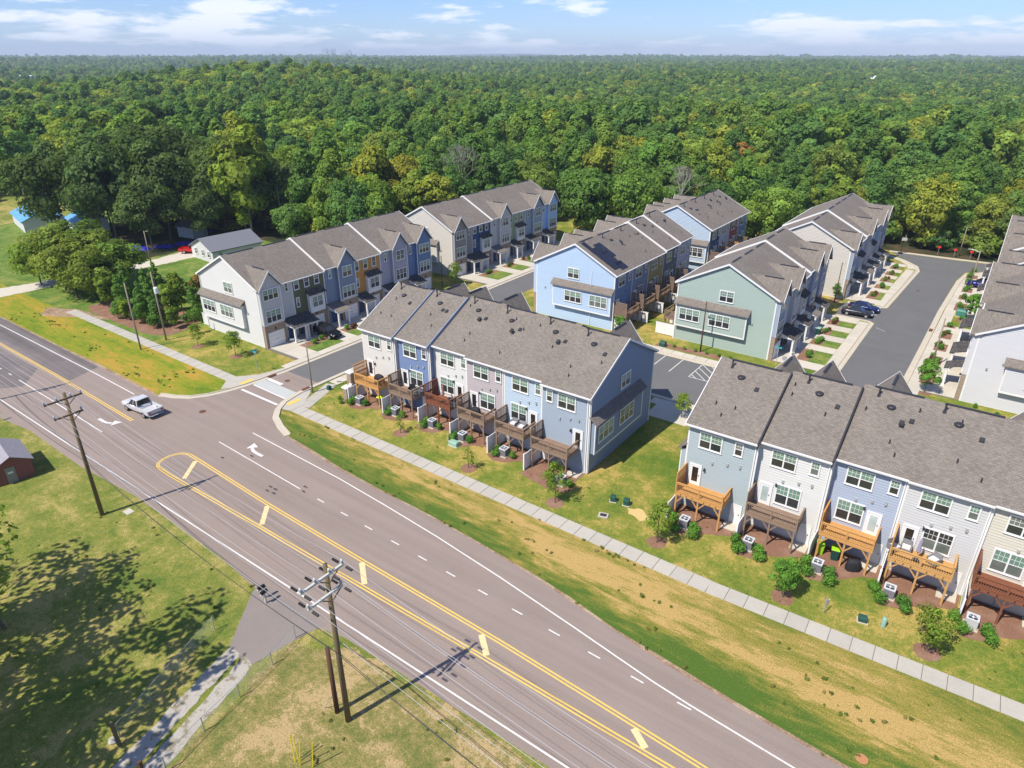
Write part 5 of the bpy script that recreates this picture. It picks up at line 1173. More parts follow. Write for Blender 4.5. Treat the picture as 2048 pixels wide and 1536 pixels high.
upole(-60.6, 19.4, 12.5, 'tall wooden utility pole with two crossarms on the south lawn near the red shed', A1, PoleW, armmat=wood('brown_arm', (.13, .09, .06), (.2, .15, .1)), ins=plain('porcelain_blue', (.35, .45, .6), .3, .5, 0, 0))
upole(-25.9, 18.0, 12.6, 'tall wooden utility pole with two pale crossarms beside the gravel drive', A2, PoleW, True)
upole(9.5, 16.8, 12.6, 'utility pole beyond the lower edge of the picture', A2, PoleW, True); upole(-95.5, 20.9, 12.5, 'utility pole at the left beyond the picture edge', A1)
t = thing('pole_stub', 'short dark brown cut off pole beside the tall pole by the gravel drive', 'utility pole', (-26.95, 18.0, 0)); ob('pole', pole_mesh(5.6, .16, PoleD, .14), t)
ob('guy_wire', cached(('guy',), 'guy_wire', lambda b: b.tube((-.1, 0, 1.6), (-.9, -.3, 0), .03, None, 5), Galv), t)
def wire(a, c, sag, r_, label, group='power lines along the main road', mat=None):
    a = Vector(a); c = Vector(c); b = MB(); n = 14; pts = []
    for i in range(n + 1): u = i / n; p = a.lerp(c, u); p.z -= sag * 4 * u * (1 - u); pts.append(p)
    for i in range(n): b.tube(pts[i], pts[i + 1], r_, None, 5, False)
    t = thing('power_line', label, 'wire', (0, 0, 0), 0, group, b.mesh('power_line', mat or WireM)); return t
WireM = plain('aluminium_wire', (.5, .5, .5), .4, .5, .3, 0); WireD = plain('black_cable', (.05, .05, .05), .6)
PX = [(-95.5, 20.9, A1), (-60.6, 19.4, A1), (-25.9, 18.0, A2), (9.5, 16.8, A2)]
for i in range(3):
    (xa, ya, aa), (xb, yb, ab) = PX[i], PX[i + 1]
    seg = ['west of the pole near the red shed', 'between the two tall poles', 'east of the pole by the gravel drive'][i]
    for arm, nm in ((0, 'upper'), (1, 'lower')):
        for k, (ka, kb) in enumerate(zip(aa[arm][3], ab[arm][3])):
            wire((xa + .2, ya + ka, aa[arm][0] + .36), (xb + .2, yb + kb, ab[arm][0] + .36), .5 + .1 * k, .011, '%s power line %s, %s' % (nm, ['first from the south', 'second', 'third', 'fourth'][k] if nm == 'upper' else ['south side', 'road side'][k], seg))
    for k, (z, dy) in enumerate(((6.6, .25), (6.1, -.2), (5.5, .2))):
        xo = 0; wire((xa, ya + dy, z), (xb, yb + dy, z), .7 + .15 * k, .018 if k else .014, 'low %s cable %s' % (['upper', 'middle', 'lowest'][k], seg), 'communication cables along the main road', WireD if k else WireM)
def lamp_pole(x, y, h, label, arm=None, mat=PoleL, box=False, r=.11, head=True):
    t = thing('street_lamp' if head else 'utility_pole', label, 'street lamp' if head else 'utility pole', (x, y, 0)); ob('pole', pole_mesh(h, r, mat), t)
    if head:
        ax, ay = arm or (-1.2, 0)
        a = ob('lamp_arm', cached(('la', ax, ay), 'lamp_arm', lambda b: (b.tube((0, 0, 0), (ax * .6, ay * .6, .28), .04, None, 6), b.tube((ax * .6, ay * .6, .28), (ax, ay, .3), .04, None, 6)), Galv), t, (0, 0, h - .3))
        ob('lamp_head', cached(('lh', ax, ay), 'lamp_head', lambda b: b.bar((ax * .95, ay * .95, .3), (ax * 1.35, ay * 1.35, .3), .26, .12), Galv), a)
    if box: ob('transformer', cached(('trf',), 'transformer', lambda b: b.lathe([(.28, 0), (.3, .1), (.3, .8), (.2, .92), (.05, .95)], 12, (.38, 0)), plain('transformer_grey', (.62, .66, .7), .4)), t, (0, 0, h - 3.1))
    return t
lamp_pole(-96.3, 41.9, 9.9, 'slim wooden pole at the edge of the sidewalk, left of the pole with the transformer', None, PoleL, False, .12, False)
lamp_pole(-96.8, 46.0, 10.4, 'wooden pole with a pale drum transformer in front of the young trees', None, PoleL, True, .13, False)
lamp_pole(-65.2, 47.3, 7.2, 'street lamp pole on the corner grass left of the centre row', (-1.0, -.9)); lamp_pole(-80.8, 89.6, 5.8, 'thin pole on the lawn between the two left rows', None, PoleD, False, .09, False)
lamp_pole(-31.0, 88.3, 7.5, 'dark street lamp pole in front of the sea green gable', (-.6, 0), PoleD); lamp_pole(-3.6, 101, 7.2, 'leaning grey pole on the sidewalk beside the right edge row', None, PoleL, False, .12, False)
lamp_pole(-2.9, 144.7, 7.0, 'street lamp by the parked blue car', (-1.4, .2)); lamp_pole(-6.9, 169.5, 6.2, 'street lamp behind the red diamond signs', (.6, -.4)); lamp_pole(-20.8, 122.2, 7.0, 'dark lamp pole against the beige gable', (.4, 0), PoleD, False, .09)
lamp_pole(-136, 65.2, 7.3, 'security light pole beside the driveway at the left', (.7, .2), PoleL, False, .12); lamp_pole(-207, 71.3, 10.3, 'distant utility pole in the field at the left edge', None, PoleL, True, .15, False); lamp_pole(-139.6, 61.5, 4.2, 'short pole at the driveway left of the security light', None, PoleL, False, .07, False)
lamp_pole(-137, 97.5, 11.5, 'thin grey pole among the trees behind the white house', None, PoleL, False, .1, False)

# ------------------------------------------------------------------ vehicles
def loft(b, st):
    """st: list of (x, [(y,z)...]) half sections; mirrored"""
    rings_ = []
    for x, sec in st:
        full = [(x, y, z) for y, z in sec] + [(x, -y, z) for y, z in reversed(sec)]; rings_.append(full)
    n = len(rings_[0])
    k = len(b.v)
    for r_ in rings_: b.v += r_
    for i in range(len(rings_) - 1):
        for j in range(n):
            j2 = (j + 1) % n; b.f.append((k + i * n + j, k + i * n + j2, k + (i + 1) * n + j2, k + (i + 1) * n + j)); b.m.append(0)
    b.f.append(tuple(k + j for j in range(n))); b.m.append(0); b.f.append(tuple(k + (len(rings_) - 1) * n + j for j in reversed(range(n)))); b.m.append(0)
CarGlass = glass('car_glass', (.02, .022, .028), .05, .9); Rim = plain('alloy', (.45, .46, .48), .35, .5, .6, 0); LampM = plain('headlamp', (.75, .77, .8), .15, .8, 0, 0); TailM = plain('tail_lamp', (.35, .01, .01), .2, .6, 0, 0)
def wheels(t, xs, hw, r_, key):
    for x in xs:
        for s in (-1, 1):
            wl = ob('wheel', cached(('wh', r_, s), 'wheel', lambda b: b.tube((0, s * .0, 0), (0, -s * .22, 0), r_, r_, 16), Black), t, (x, s * hw, r_))
            ob('rim', cached(('rim', r_, s), 'rim', lambda b: b.tube((0, s * .012, 0), (0, -s * .02, 0), r_ * .62, r_ * .62, 12), Rim), wl)
def car(x, y, rz, label, col, kind='sedan', metal=.3, name='car', cat='car', z=.02):
    m = plain('paint_' + '_'.join('%02d' % int(v * 100) for v in col), col, .22, .6, metal, .03)
    t = thing(name, label, cat, (x, y, z), rz)
    Lh = {'sedan': 2.35, 'suv': 2.4, 'pickup': 2.85}[kind]; hw = {'sedan': .9, 'suv': .96, 'pickup': .98}[kind]
    zh = {'sedan': .95, 'suv': 1.1, 'pickup': 1.12}[kind]; zr = {'sedan': 1.42, 'suv': 1.72, 'pickup': 1.85}[kind]; zb = .28 if kind == 'sedan' else .36
    sec = lambda w, zt, zbb=zb: [(w * .55, zbb), (w * .94, zbb + .06), (w, zbb + .28), (w * .99, zt - .15), (w * .93, zt - .03), (w * .75, zt + .015)]
    if kind == 'pickup': st = [(Lh, sec(hw * .86, .85)), (Lh - .1, sec(hw * .95, .98)), (Lh - .5, sec(hw, 1.06)), (1.15, sec(hw, zh)), (-.6, sec(hw, zh)), (-.62, sec(hw, .68)), (-Lh + .12, sec(hw, .68)), (-Lh, sec(hw * .98, .66))]
    elif kind == 'suv': st = [(Lh, sec(hw * .78, .75)), (Lh - .12, sec(hw * .92, .88)), (Lh - .6, sec(hw, 1.0)), (1.05, sec(hw, zh)), (-1.2, sec(hw, zh + .03)), (-Lh + .15, sec(hw * .97, zh)), (-Lh, sec(hw * .88, .9))]
    else: st = [(Lh, sec(hw * .75, .62)), (Lh - .12, sec(hw * .9, .74)), (Lh - .6, sec(hw * .98, .86)), (1.0, sec(hw, zh)), (-1.1, sec(hw, zh + .02)), (-1.7, sec(hw * .98, .98)), (-Lh + .12, sec(hw * .93, .93)), (-Lh, sec(hw * .84, .8))]
    ob('body', cached(('cb', kind, col), 'body', lambda b: loft(b, st), m, True), t)
    x0, x1, x2, x3 = {'sedan': (1.0, .25, -1.0, -1.75), 'suv': (1.1, .3, -1.9, -2.3), 'pickup': (1.2, .55, -.45, -.6)}[kind]
    wg = hw * .9; wr = hw * .74
    def gh(b): b.hexa([(x3, -wg, zh - .02), (x0, -wg, zh - .02), (x0, wg, zh - .02), (x3, wg, zh - .02)], [(x2, -wr, zr - .05), (x1, -wr, zr - .05), (x1, wr, zr - .05), (x2, wr, zr - .05)])
    ob('window', cached(('cg', kind), 'window', gh, CarGlass), t)
    def rf(b):
        b.hexa([(x2 - .06, -wr - .02, zr - .06), (x1 + .06, -wr - .02, zr - .06), (x1 + .06, wr + .02, zr - .06), (x2 - .06, wr + .02, zr - .06)], [(x2 + .02, -wr + .05, zr), (x1 - .04, -wr + .05, zr), (x1 - .04, wr - .05, zr), (x2 + .02, wr - .05, zr)])
        for s in (-1, 1):
            b.bar((x0, s * (wg + .005), zh - .04), (x1, s * (wr + .01), zr - .05), .07); b.bar((x3, s * (wg + .005), zh - .04), (x2, s * (wr + .01), zr - .05), .09)
            b.bar(((x0 + x3) / 2, s * (wg + .005), zh - .04), ((x1 + x2) / 2, s * (wr + .01), zr - .05), .06)
    ob('cabin_roof', cached(('cr', kind, col), 'cabin_roof', rf, m), t)
    if kind == 'pickup':
        for s in (-1, 1): ob('bed_side', cached(('bs', s, col), 'bed_side', lambda b: b.box(-Lh + .05, min(s * hw * .99, s * (hw - .12)), .6, -.62, max(s * hw * .99, s * (hw - .12)), 1.12), m), t)
        ob('tailgate', cached(('tg', col), 'tailgate', lambda b: b.box(-Lh + .0, -hw + .12, .6, -Lh + .1, hw - .12, 1.1), m), t); ob('bed_floor', cached(('bf', col), 'bed_floor', lambda b: b.box(-Lh + .1, -hw + .12, .66, -.62, hw - .12, .72), m), t)
    for s in (-1, 1):
        ob('headlight', cached(('hl', kind, s), 'headlight', lambda b: b.box(Lh - .22, min(s * hw * .5, s * hw * .86), zb + .33, Lh - .03, max(s * hw * .5, s * hw * .86), zb + .47), LampM), t); ob('tail_light', cached(('tl', kind, s), 'tail_light', lambda b: b.box(-Lh - .01, min(s * hw * .6, s * hw * .9), zb + .4, -Lh + .12, max(s * hw * .6, s * hw * .9), zb + .58), TailM), t)
        ob('mirror', cached(('mi', kind, s, col), 'mirror', lambda b: b.box(x0 - .25, min(s * hw, s * (hw + .2)), zh, x0 - .1, max(s * hw, s * (hw + .2)), zh + .15), m), t)
    wheels(t, (Lh * .62, -Lh * .6), hw + .005, .33 if kind == 'sedan' else .38, kind); return t
car(-77.4, 32.2, PI + .05, 'silver white pickup truck driving on the main road towards the left', (.5, .51, .53), 'pickup', 0, 'pickup_truck', 'pickup truck')
car(-78.7, 61.2, -.03, 'black SUV parked in the drive of the olive green townhouse', (.008, .008, .01), 'suv', .1)
car(-16.3, 117.7, .03, 'dark grey sedan parked in the bay, nearer the camera of the two', (.035, .037, .045), 'sedan', .5); car(-15.9, 120.8, .0, 'dark blue sedan parked behind the grey one in the bay', (.01, .02, .12), 'sedan', .4)
car(-1.2, 146.5, PI, 'shiny dark blue car parked across the drive at the right edge', (.012, .016, .16), 'suv', .4); car(-139.6, 76.4, .66, 'bright red pickup truck beside the white house at the left', (.5, .012, .012), 'pickup', 0, 'pickup_truck', 'pickup truck')

# ------------------------------------------------------------------ things on decks and under them
def grill(x, y, z, label, s=1.0, rz=0):
    t = thing('covered_grill', label, 'grill', (x, y, z), rz)
    def f(b):
        secs = [(.0, .62, .34), (.35, .64, .36), (.75, .6, .34), (.95, .5, .3), (1.08, .3, .16), (1.12, .08, .04)]
        n = 14; k = len(b.v)
        for zz, a, c in secs:
            for i in range(n):
                th = 2 * PI * i / n; w_ = 1 + .05 * math.sin(5 * th + zz * 4); e = .75
                cx_ = math.copysign(abs(math.cos(th)) ** e, math.cos(th)); sy = math.copysign(abs(math.sin(th)) ** e, math.sin(th)); b.v.append((cx_ * a * w_, sy * c * w_, zz))
        for q_ in range(len(secs) - 1):
            for i in range(n): j = (i + 1) % n; b.f.append((k + q_ * n + i, k + q_ * n + j, k + q_ * n + n + j, k + q_ * n + n + i)); b.m.append(0)
        b.f.append(tuple(k + (len(secs) - 1) * n + i for i in range(n))); b.m.append(0)
    ob('cover', cached(('grl',), 'cover', f, Cover, True), t); t.scale = (s, s, s); ob('base', cached(('grb',), 'base', lambda b: b.box(-.5, -.25, -.0, .5, .25, .06), Dark), t)
DZ = 2.65
grill(-56.0, 50.2, DZ, 'large black covered grill on the new cedar deck of the cream white townhouse', 1.15); grill(-41.7, 50.7, DZ, 'black covered grill on the deck of the mauve townhouse', 1.0); grill(-3.2, 51.9, .02, 'black covered grill under the deck of the blue townhouse', .95, .5)
def chair(x, y, z, rz, label, mat, cush=None):
    t = thing('armchair', label, 'chair', (x, y, z), rz)
    ob('seat', cached(('chs', mat.name), 'seat', lambda b: b.box(-.36, -.36, .12, .36, .3, .4), mat), t); ob('backrest', cached(('chb', mat.name), 'backrest', lambda b: b.hexa([(-.36, .24, .12), (.36, .24, .12), (.36, .36, .12), (-.36, .36, .12)], [(-.34, .34, .88), (.34, .34, .88), (.34, .42, .88), (-.34, .42, .88)]), mat), t)
    for s in (-1, 1): ob('armrest', cached(('cha', s, mat.name), 'armrest', lambda b: b.box(min(s * .3, s * .4), -.36, .1, max(s * .3, s * .4), .34, .6), mat), t)
    if cush: ob('cushion', cached(('chc', cush.name), 'cushion', lambda b: b.box(-.28, -.34, .4, .28, .22, .52), cush), t)
CushW = plain('white_cushion', (.72, .68, .66), .8); Wick = plain('grey_wicker', (.2, .2, .21), .8)
chair(-37.0, 51.2, DZ, .1, 'left grey wicker armchair with pale cushion on the deck of the pale blue townhouse', Wick, CushW); chair(-35.9, 51.1, DZ, .1, 'right grey wicker armchair with pale cushion on the deck of the pale blue townhouse', Wick, CushW)
chair(-51.4, 50.9, DZ, .5, 'dark chair on the deck of the deep blue townhouse', Cover, None); chair(-50.5, 50.7, DZ, -.6, 'second dark chair by the corner post on the deck of the deep blue townhouse', Wick, None)
chair(-.9, 52.7, DZ, .9, 'white cushioned armchair left of the furled parasol', Wick, CushW); chair(1.9, 52.7, DZ, -.5, 'white cushioned armchair at the right corner of the pale grey townhouse deck', Wick, CushW); chair(-.1, 53.1, DZ, 0, 'white cushioned seat beside the back door of the pale grey townhouse', Wick, CushW)
def parasol(x, y, z, label, mat, h=2.2):
    t = thing('furled_parasol', label, 'parasol', (x, y, z)); ob('pole', cached(('pp', h), 'pole', lambda b: b.tube((0, 0, 0), (0, 0, h), .025, None, 8), Galv), t); ob('canopy', cached(('pc', h, mat.name), 'canopy', lambda b: b.lathe([(.06, h * .32), (.17, h * .38), (.13, h * .6), (.1, h * .85), (.02, h)], 9), mat), t); ob('base', cached(('pb',), 'base', lambda b: b.lathe([(.25, 0), (.25, .06), (.05, .1)], 12), Dark), t)
parasol(.75, 52.4, DZ, 'furled lavender parasol on the deck of the pale grey townhouse', plain('lavender_cloth', (.3, .27, .38), .8)); parasol(-46.9, 51.3, DZ, 'furled patterned parasol on the deck of the bright white townhouse', plain('brown_cloth', (.25, .16, .13), .8, .2, 0, .6, 20))
t = thing('grill_table', 'low black flat topped grill on the deck of the bright white townhouse', 'grill', (-45.3, 51.0, DZ), .2); ob('lid', cached(('gt1',), 'lid', lambda b: b.hexa([(-.5, -.28, .7), (.5, -.28, .7), (.5, .28, .7), (-.5, .28, .7)], [(-.48, -.15, .95), (.48, -.15, .95), (.48, .2, .95), (-.48, .2, .95)]), Cover), t); ob('stand', cached(('gt2',), 'stand', lambda b: b.box(-.4, -.22, 0, .4, .22, .7), Wick), t)
def bin_(x, y, label, body, lid, s=1):
    t = thing('trash_bin', label, 'bin', (x, y, .01), rnd.uniform(-.3, .3)); t.scale = (s,) * 3
    ob('body', cached(('bin', body.name), 'body', lambda b: b.hexa([(-.24, -.28, 0), (.24, -.28, 0), (.24, .28, 0), (-.24, .28, 0)], [(-.3, -.36, 1.0), (.3, -.36, 1.0), (.3, .36, 1.0), (-.3, .36, 1.0)]), body), t); ob('lid', cached(('binl', lid.name), 'lid', lambda b: b.hexa([(-.32, -.4, 1.0), (.32, -.4, 1.0), (.32, .38, 1.0), (-.32, .38, 1.0)], [(-.3, -.36, 1.08), (.3, -.36, 1.08), (.26, .3, 1.12), (-.26, .3, 1.12)]), lid), t)
Lime = plain('lime_plastic', (.32, .6, .02), .4); LimeY = plain('yellow_green_plastic', (.6, .75, .02), .4); BinG = plain('dark_green_plastic', (.015, .06, .05), .45); UtG = plain('utility_green', (.24, .4, .32), .6); UtD = plain('utility_dark_green', (.02, .075, .06), .5)
bin_(-55.9, 50.0, 'bin with bright yellow green lid under the deck of the cream white townhouse', BinG, LimeY); bin_(-6.0, 52.6, 'lime green bin beside the deck post of the blue townhouse', Lime, Lime); bin_(-4.8, 52.5, 'black bin with a lime green lid under the deck of the blue townhouse', BinG, Lime, 1.05)
for x, y, w_ in ((-19.2, 105.2, 'dark green bin by the porch of the dusty blue townhouse'), (-44.4, 89.6, 'grey bin behind the white fence of the solar roofed townhouse')): bin_(x, y, w_, BinG if x > -30 else Wick, UtG if x > -30 else Wick)
# green utility boxes
def ubox(x, y, sx, sy, h, label, mat, rz=0, nm='utility_box'):
    t = thing(nm, label, 'utility box', (x, y, 0), rz); ob('body', cached(('ub', sx, sy, h, mat.name), 'body', lambda b: (b.hexa([(-sx, -sy, .05), (sx, -sy, .05), (sx, sy, .05), (-sx, sy, .05)], [(-sx * .96, -sy * .96, h * .75), (sx * .96, -sy * .96, h * .75), (sx * .96, sy * .96, h * .75), (-sx * .96, sy * .96, h * .75)]), b.hexa([(-sx, -sy, h * .75), (sx, -sy, h * .75), (sx, sy, h * .75), (-sx, sy, h * .75)], [(-sx * .9, -sy * .7, h), (sx * .9, -sy * .7, h), (sx * .9, sy * .7, h), (-sx * .9, sy * .7, h)])), mat), t); ob('pad', cached(('ubp', sx, sy), 'pad', lambda b: b.box(-sx - .08, -sy - .08, 0, sx + .08, sy + .08, .06), C_curb), t)
ubox(-43.4, 48.5, .25, .25, .75, 'small dark green utility pedestal beside the pale green box, behind the mauve townhouse', UtD); ubox(-42.5, 47.9, .55, .35, .55, 'pale green low utility box on the lawn behind the mauve townhouse', UtG)
ubox(-23.7, 48.9, .25, .25, .65, 'left of the two dark green utility boxes on the open lawn', UtD, .3); ubox(-22.4, 49.1, .26, .26, .7, 'right of the two dark green utility boxes, beside the straw patch', UtD, .2); ubox(-1.35, 46.3, .3, .25, .5, 'dark green utility box by the sidewalk near the pale green stub', UtD, .2)
ubox(-2.6, 127.4, .75, .6, 1.1, 'large green transformer box on the grass strip at the right edge row', plain('transformer_green', (.05, .2, .15), .5)); ubox(-36.2, 87.0, .45, .4, .8, 'dark green box below the left end of the sea green gable', UtD); ubox(-64.1, 49.0, .22, .22, .6, 'dark green pedestal beside the street lamp on the corner grass', UtD)
t = thing('utility_marker', 'pale green round utility stub near the sidewalk', 'utility box', (0, 46.6, 0)); ob('body', cached(('stub',), 'body', lambda b: b.lathe([(.17, 0), (.17, .75), (.12, .85), (.02, .87)], 12), UtG, True), t)
sheet('straw_patch', wavy([(-22.1, 48.7), (-20.9, 49.3), (-19.6, 48.3), (-20.2, 47.6), (-21.6, 48.0)], .12, 41, .3), .0075, plain('straw', (.55, .4, .17), .95, .1, 0, .35, 9))
t = thing('storm_inlet', 'small concrete storm inlet in the lawn below the two green boxes', 'drain', (-23.3, 46.3, 0), .3); ob('slab', cached(('inl',), 'slab', lambda b: b.box(-.45, -.35, 0, .45, .35, .12), C_walk), t); ob('grate', cached(('inl2',), 'grate', lambda b: b.box(-.3, -.2, .12, .3, .2, .135), Dark), t)
# signs
def sign_post(x, y, h, label, build, nm='sign', cat='sign', rz=0):
    t = thing(nm, label, cat, (x, y, 0), rz); ob('post', cached(('sp', h), 'post', lambda b: b.box(-.03, -.03, 0, .03, .03, h), Galv), t); build(t, h); return t
Teal = plain('street_sign_teal', (.05, .38, .42), .4, .5, 0, 0)
def blades(t, h):
    ob('blade', cached(('bl', 0), 'blade', lambda b: b.box(-.45, -.015, 0, .45, .015, .2), Teal), t, (0, 0, h)); o = ob('blade', cached(('bl', 0), 'blade', lambda b: b.box(-.45, -.015, 0, .45, .015, .2), Teal), t, (0, 0, h + .22)); o.rotation_euler = (0, 0, PI / 2)
sign_post(-75.9, 46.9, 2.9, 'teal street name sign on the lawn corner by the big white gable', blades, 'street_sign'); sign_post(-20.6, 88.6, 3.0, 'teal street name sign where the cross street meets the dead end street', blades, 'street_sign')
RedM = plain('sign_red', (.65, .03, .02), .4, .5, 0, 0)
def diamond(t, h):
    o = ob('plate', cached(('dm',), 'plate', lambda b: b.hexa([(-.36, -.015, 0), (0, -.015, -.36), (.36, -.015, 0), (0, -.015, .36)], [(-.36, .015, 0), (0, .015, -.36), (.36, .015, 0), (0, .015, .36)]), RedM), t, (0, -.04, h + .1))
for x, y, w_ in ((-10.7, 168.3, 'leftmost'), (-7.7, 167.7, 'middle'), (-4.8, 167.7, 'rightmost')): sign_post(x, y, 1.5, 'red diamond sign at the end of the street, %s of three' % w_, diamond)
def disc(t, h): ob('plate', cached(('dsc',), 'plate', lambda b: b.tube((0, -.02, 0), (0, .0, 0), .36, .36, 8), plain('sign_back', (.45, .46, .46), .4, .5, .4, 0)), t, (0, 0, h))
sign_post(-19.3, 87.3, 2.3, 'grey back of a stop sign seen over the near right row', disc)
def realty(t, h): ob('plate', cached(('rlt',), 'plate', lambda b: (b.box(.0, -.012, 1.0, .05, .012, 1.9), b.box(.05, -.015, .9, .65, .015, 1.35)), Trim), t, (0, 0, -.3))
sign_post(-3.9, 45.4, 1.6, 'thin white yard sign post by the sidewalk behind the blue townhouse', realty, 'yard_sign', 'sign', 1.35)
# entrance piers
for x, y, h, w_ in ((-61.6, 50.6, 2.5, 'taller brick entrance pier with white cap by the side street'), (-60.2, 48.6, 1.6, 'lower brick entrance pier with white cap, nearer the main road')):
    t = thing('entrance_pier', w_, 'brick pier', (x, y, 0)); ob('shaft', cached(('ep', h), 'shaft', lambda b: b.box(-.36, -.36, 0, .36, .36, h), Brick), t); ob('cap', cached(('epc',), 'cap', lambda b: (b.box(-.46, -.46, 0, .46, .46, .14), b.hexa([(-.4, -.4, .14), (.4, -.4, .14), (.4, .4, .14), (-.4, .4, .14)], [(-.1, -.1, .4), (.1, -.1, .4), (.1, .1, .4), (-.1, .1, .4)])), Trim), t, (0, 0, h))
t = thing('entrance_wall', 'low brick wall joining the two entrance piers', 'brick wall', (-60.9, 49.6, 0), math.atan2(-2.0, 1.4)); ob('wall', cached(('ew',), 'wall', lambda b: b.box(-.85, -.16, 0, .85, .16, 1.1), Brick), t); ob('cap', cached(('ewc',), 'cap', lambda b: b.box(-.85, -.2, 1.1, .85, .2, 1.2), Trim), t)
sheet('mulch_bed', wavy([(-62.3, 50.6), (-60.4, 47.6), (-58.6, 48.2), (-59.6, 51.3), (-61.5, 52.2)], .12, 51, .4), .0085, Mulch)
for x, y in ((-60.9, 47.9), (-60.0, 47.3), (-62.2, 49.9), (-62.5, 51.6), (-59.4, 47.9)): shrub(x, y, .7, 'small shrub at the foot of the brick entrance piers', 'shrubs at the entrance piers')
# manholes, drains, hydrants
def manhole(x, y, label, mat, r_=.4):
    t = thing('manhole_cover', label, 'manhole cover', (x, y, .012)); ob('lid', cached(('mh', r_, mat.name), 'lid', lambda b: b.lathe([(r_, 0), (r_, .012), (r_ * .8, .016), (r_ * .78, .012), (r_ * .1, .014)], 18), mat), t)
Rust = plain('rusty_iron', (.16, .07, .045), .8, .2, .3, .4, 8)
manhole(-71.7, 36.3, 'dark manhole cover in the road mouth beside the white pickup', Rust); manhole(1.0, 34.3, 'orange sprayed round cover in the verge at the lower right', plain('orange_paint', (.42, .2, .09), .8, .2, 0, .5, 12), .36); manhole(-70.6, 47.6, 'manhole cover near the crossing in the side street', Rust, .35); manhole(-10.2, 138, 'manhole cover in the dead end street', Rust, .35)
for x, y, w_ in ((-73.4, 47.3, 'west side'), (-66.6, 47.4, 'east side'), (-73.4, 91.5, 'by the far left row'), (-5.6, 117, 'on the dead end street')):
    t = thing('storm_drain', 'rust coloured curb storm drain, ' + w_, 'drain', (x, y, .02)); ob('hood', cached(('sdr',), 'hood', lambda b: b.box(-.25, -.55, 0, .25, .55, .14), Rust), t)
# mailboxes
def mailbox(x, y, label, postm, rz=0):
    t = thing('mailbox', label, 'mailbox', (x, y, 0), rz); ob('post', cached(('mbp', postm.name), 'post', lambda b: (b.box(-.06, -.06, 0, .06, .06, 1.05), b.box(-.08, -.35, .95, .08, .35, 1.03)), postm), t)
    def f(b):
        n = 8
        pr = [(-.11, 0), (-.11, .14)] + [(-.11 * math.cos(i * PI / n), .14 + .11 * math.sin(i * PI / n)) for i in range(1, n)] + [(.11, .14), (.11, 0)]
        b.hexa([(x_, -.28, z_) for x_, z_ in pr], [(x_, .28, z_) for x_, z_ in pr])
    ob('box', cached(('mbx',), 'box', f, Black), t, (0, 0, 1.03))
mailbox(-88.6, 21.2, 'black mailbox beside the road at the left edge', PoleW); mailbox(-38.9, 21.3, 'mailbox on a pale post at the paved drive mouth', plain('pale_post', (.5, .48, .42), .8), .1)
mailbox(-39.5, 21.5, 'second pale mailbox with newspaper tube beside the drive mouth', plain('pale_post', (.5, .48, .42), .8), -.1)
# chain link fences
def chain(pts, label):
    t = thing('chain_link_fence', label, 'fence', (0, 0, 0))
    for i, p in enumerate(pts): ob('post', cached(('clp',), 'post', lambda b: b.tube((0, 0, 0), (0, 0, 1.25), .035, None, 6), Galv), t, (p[0], p[1], 0))
    for i in range(len(pts) - 1):
        a, c = Vector((*pts[i], 0)), Vector((*pts[i + 1], 0))
        def f(b):
            d = c - a; n = int(d.length / .16); m_ = .003
            for k in range(-8, n + 1):
                for s in (1, -1):
                    u0 = k * .16; z0, z1 = (0.05, 1.2); u1 = u0 + 1.15
                    ua, ub = (u0, u1) if s > 0 else (u1, u0)
                    # clip to the span
                    za, zb = z0, z1
                    if min(u0, u1) < 0:
                        fr = -u0 / 1.15; 
                        if fr >= 1: continue
                        if s > 0: ua, za = 0, z0 + fr * 1.15
                        else: ub, zb = 0, z1 - fr * 1.15
                    if u1 > d.length:
                        fr = (u1 - d.length) / 1.15
                        if fr >= 1: continue
                        if s > 0: ub, zb = d.length, z1 - fr * 1.15
                        else: ua, za = d.length, z0 + fr * 1.15
                    dn = d.normalized(); p0 = a + dn * ua; p1 = a + dn * ub
                    b.tube((p0.x, p0.y, za), (p1.x, p1.y, zb), m_, None, 3, False)
        bb = MB(); f(bb); o = ob('mesh', bb.mesh('mesh', Galv), t); o['kind'] = 'stuff'
        bb = MB(); bb.tube((a.x, a.y, 1.22), (c.x, c.y, 1.22), .018, None, 6); ob('top_rail', bb.mesh('top_rail', Galv), t)
chain([(-39.6, 17.4), (-38.4, 14.0), (-37.4, 11.4), (-36.4, 8.9)], 'low chain link fence left of the gravel drive'); chain([(-34.2, 20.4), (-33.5, 17.9), (-33.0, 15.0), (-32.6, 12.2), (-32.0, 9.4), (-31.2, 6.5)], 'low chain link fence right of the gravel drive')
t = thing('fence_post', 'leaning dark wooden corner post left of the gravel drive', 'post', (-35.9, 8.6, 0), 0); t.rotation_euler = (0, R(-5), 0); ob('post', cached(('wpost',), 'post', lambda b: b.tube((0, 0, -.2), (0, 0, 1.9), .13, .11, 10), PoleW), t)
t = thing('fence_post', 'dark wooden post cut by the lower edge of the picture at the gravel drive', 'post', (-32.2, 8.3, 0)); ob('post', cached(('wpost',), 'post', lambda b: b.tube((0, 0, -.2), (0, 0, 1.9), .13, .11, 10), PoleD), t)
t = thing('rock', 'pale rock at the foot of the leaning corner post', 'rock', (-36.5, 8.5, 0)); ob('stone', cached(('rk',), 'stone', lambda b: b.lathe([(.28, -.05), (.3, .1), (.2, .22), (.05, .26)], 7), C_walk), t)
YR = plain('yellow_rod', (.75, .6, .03), .5, .3, 0, 0)
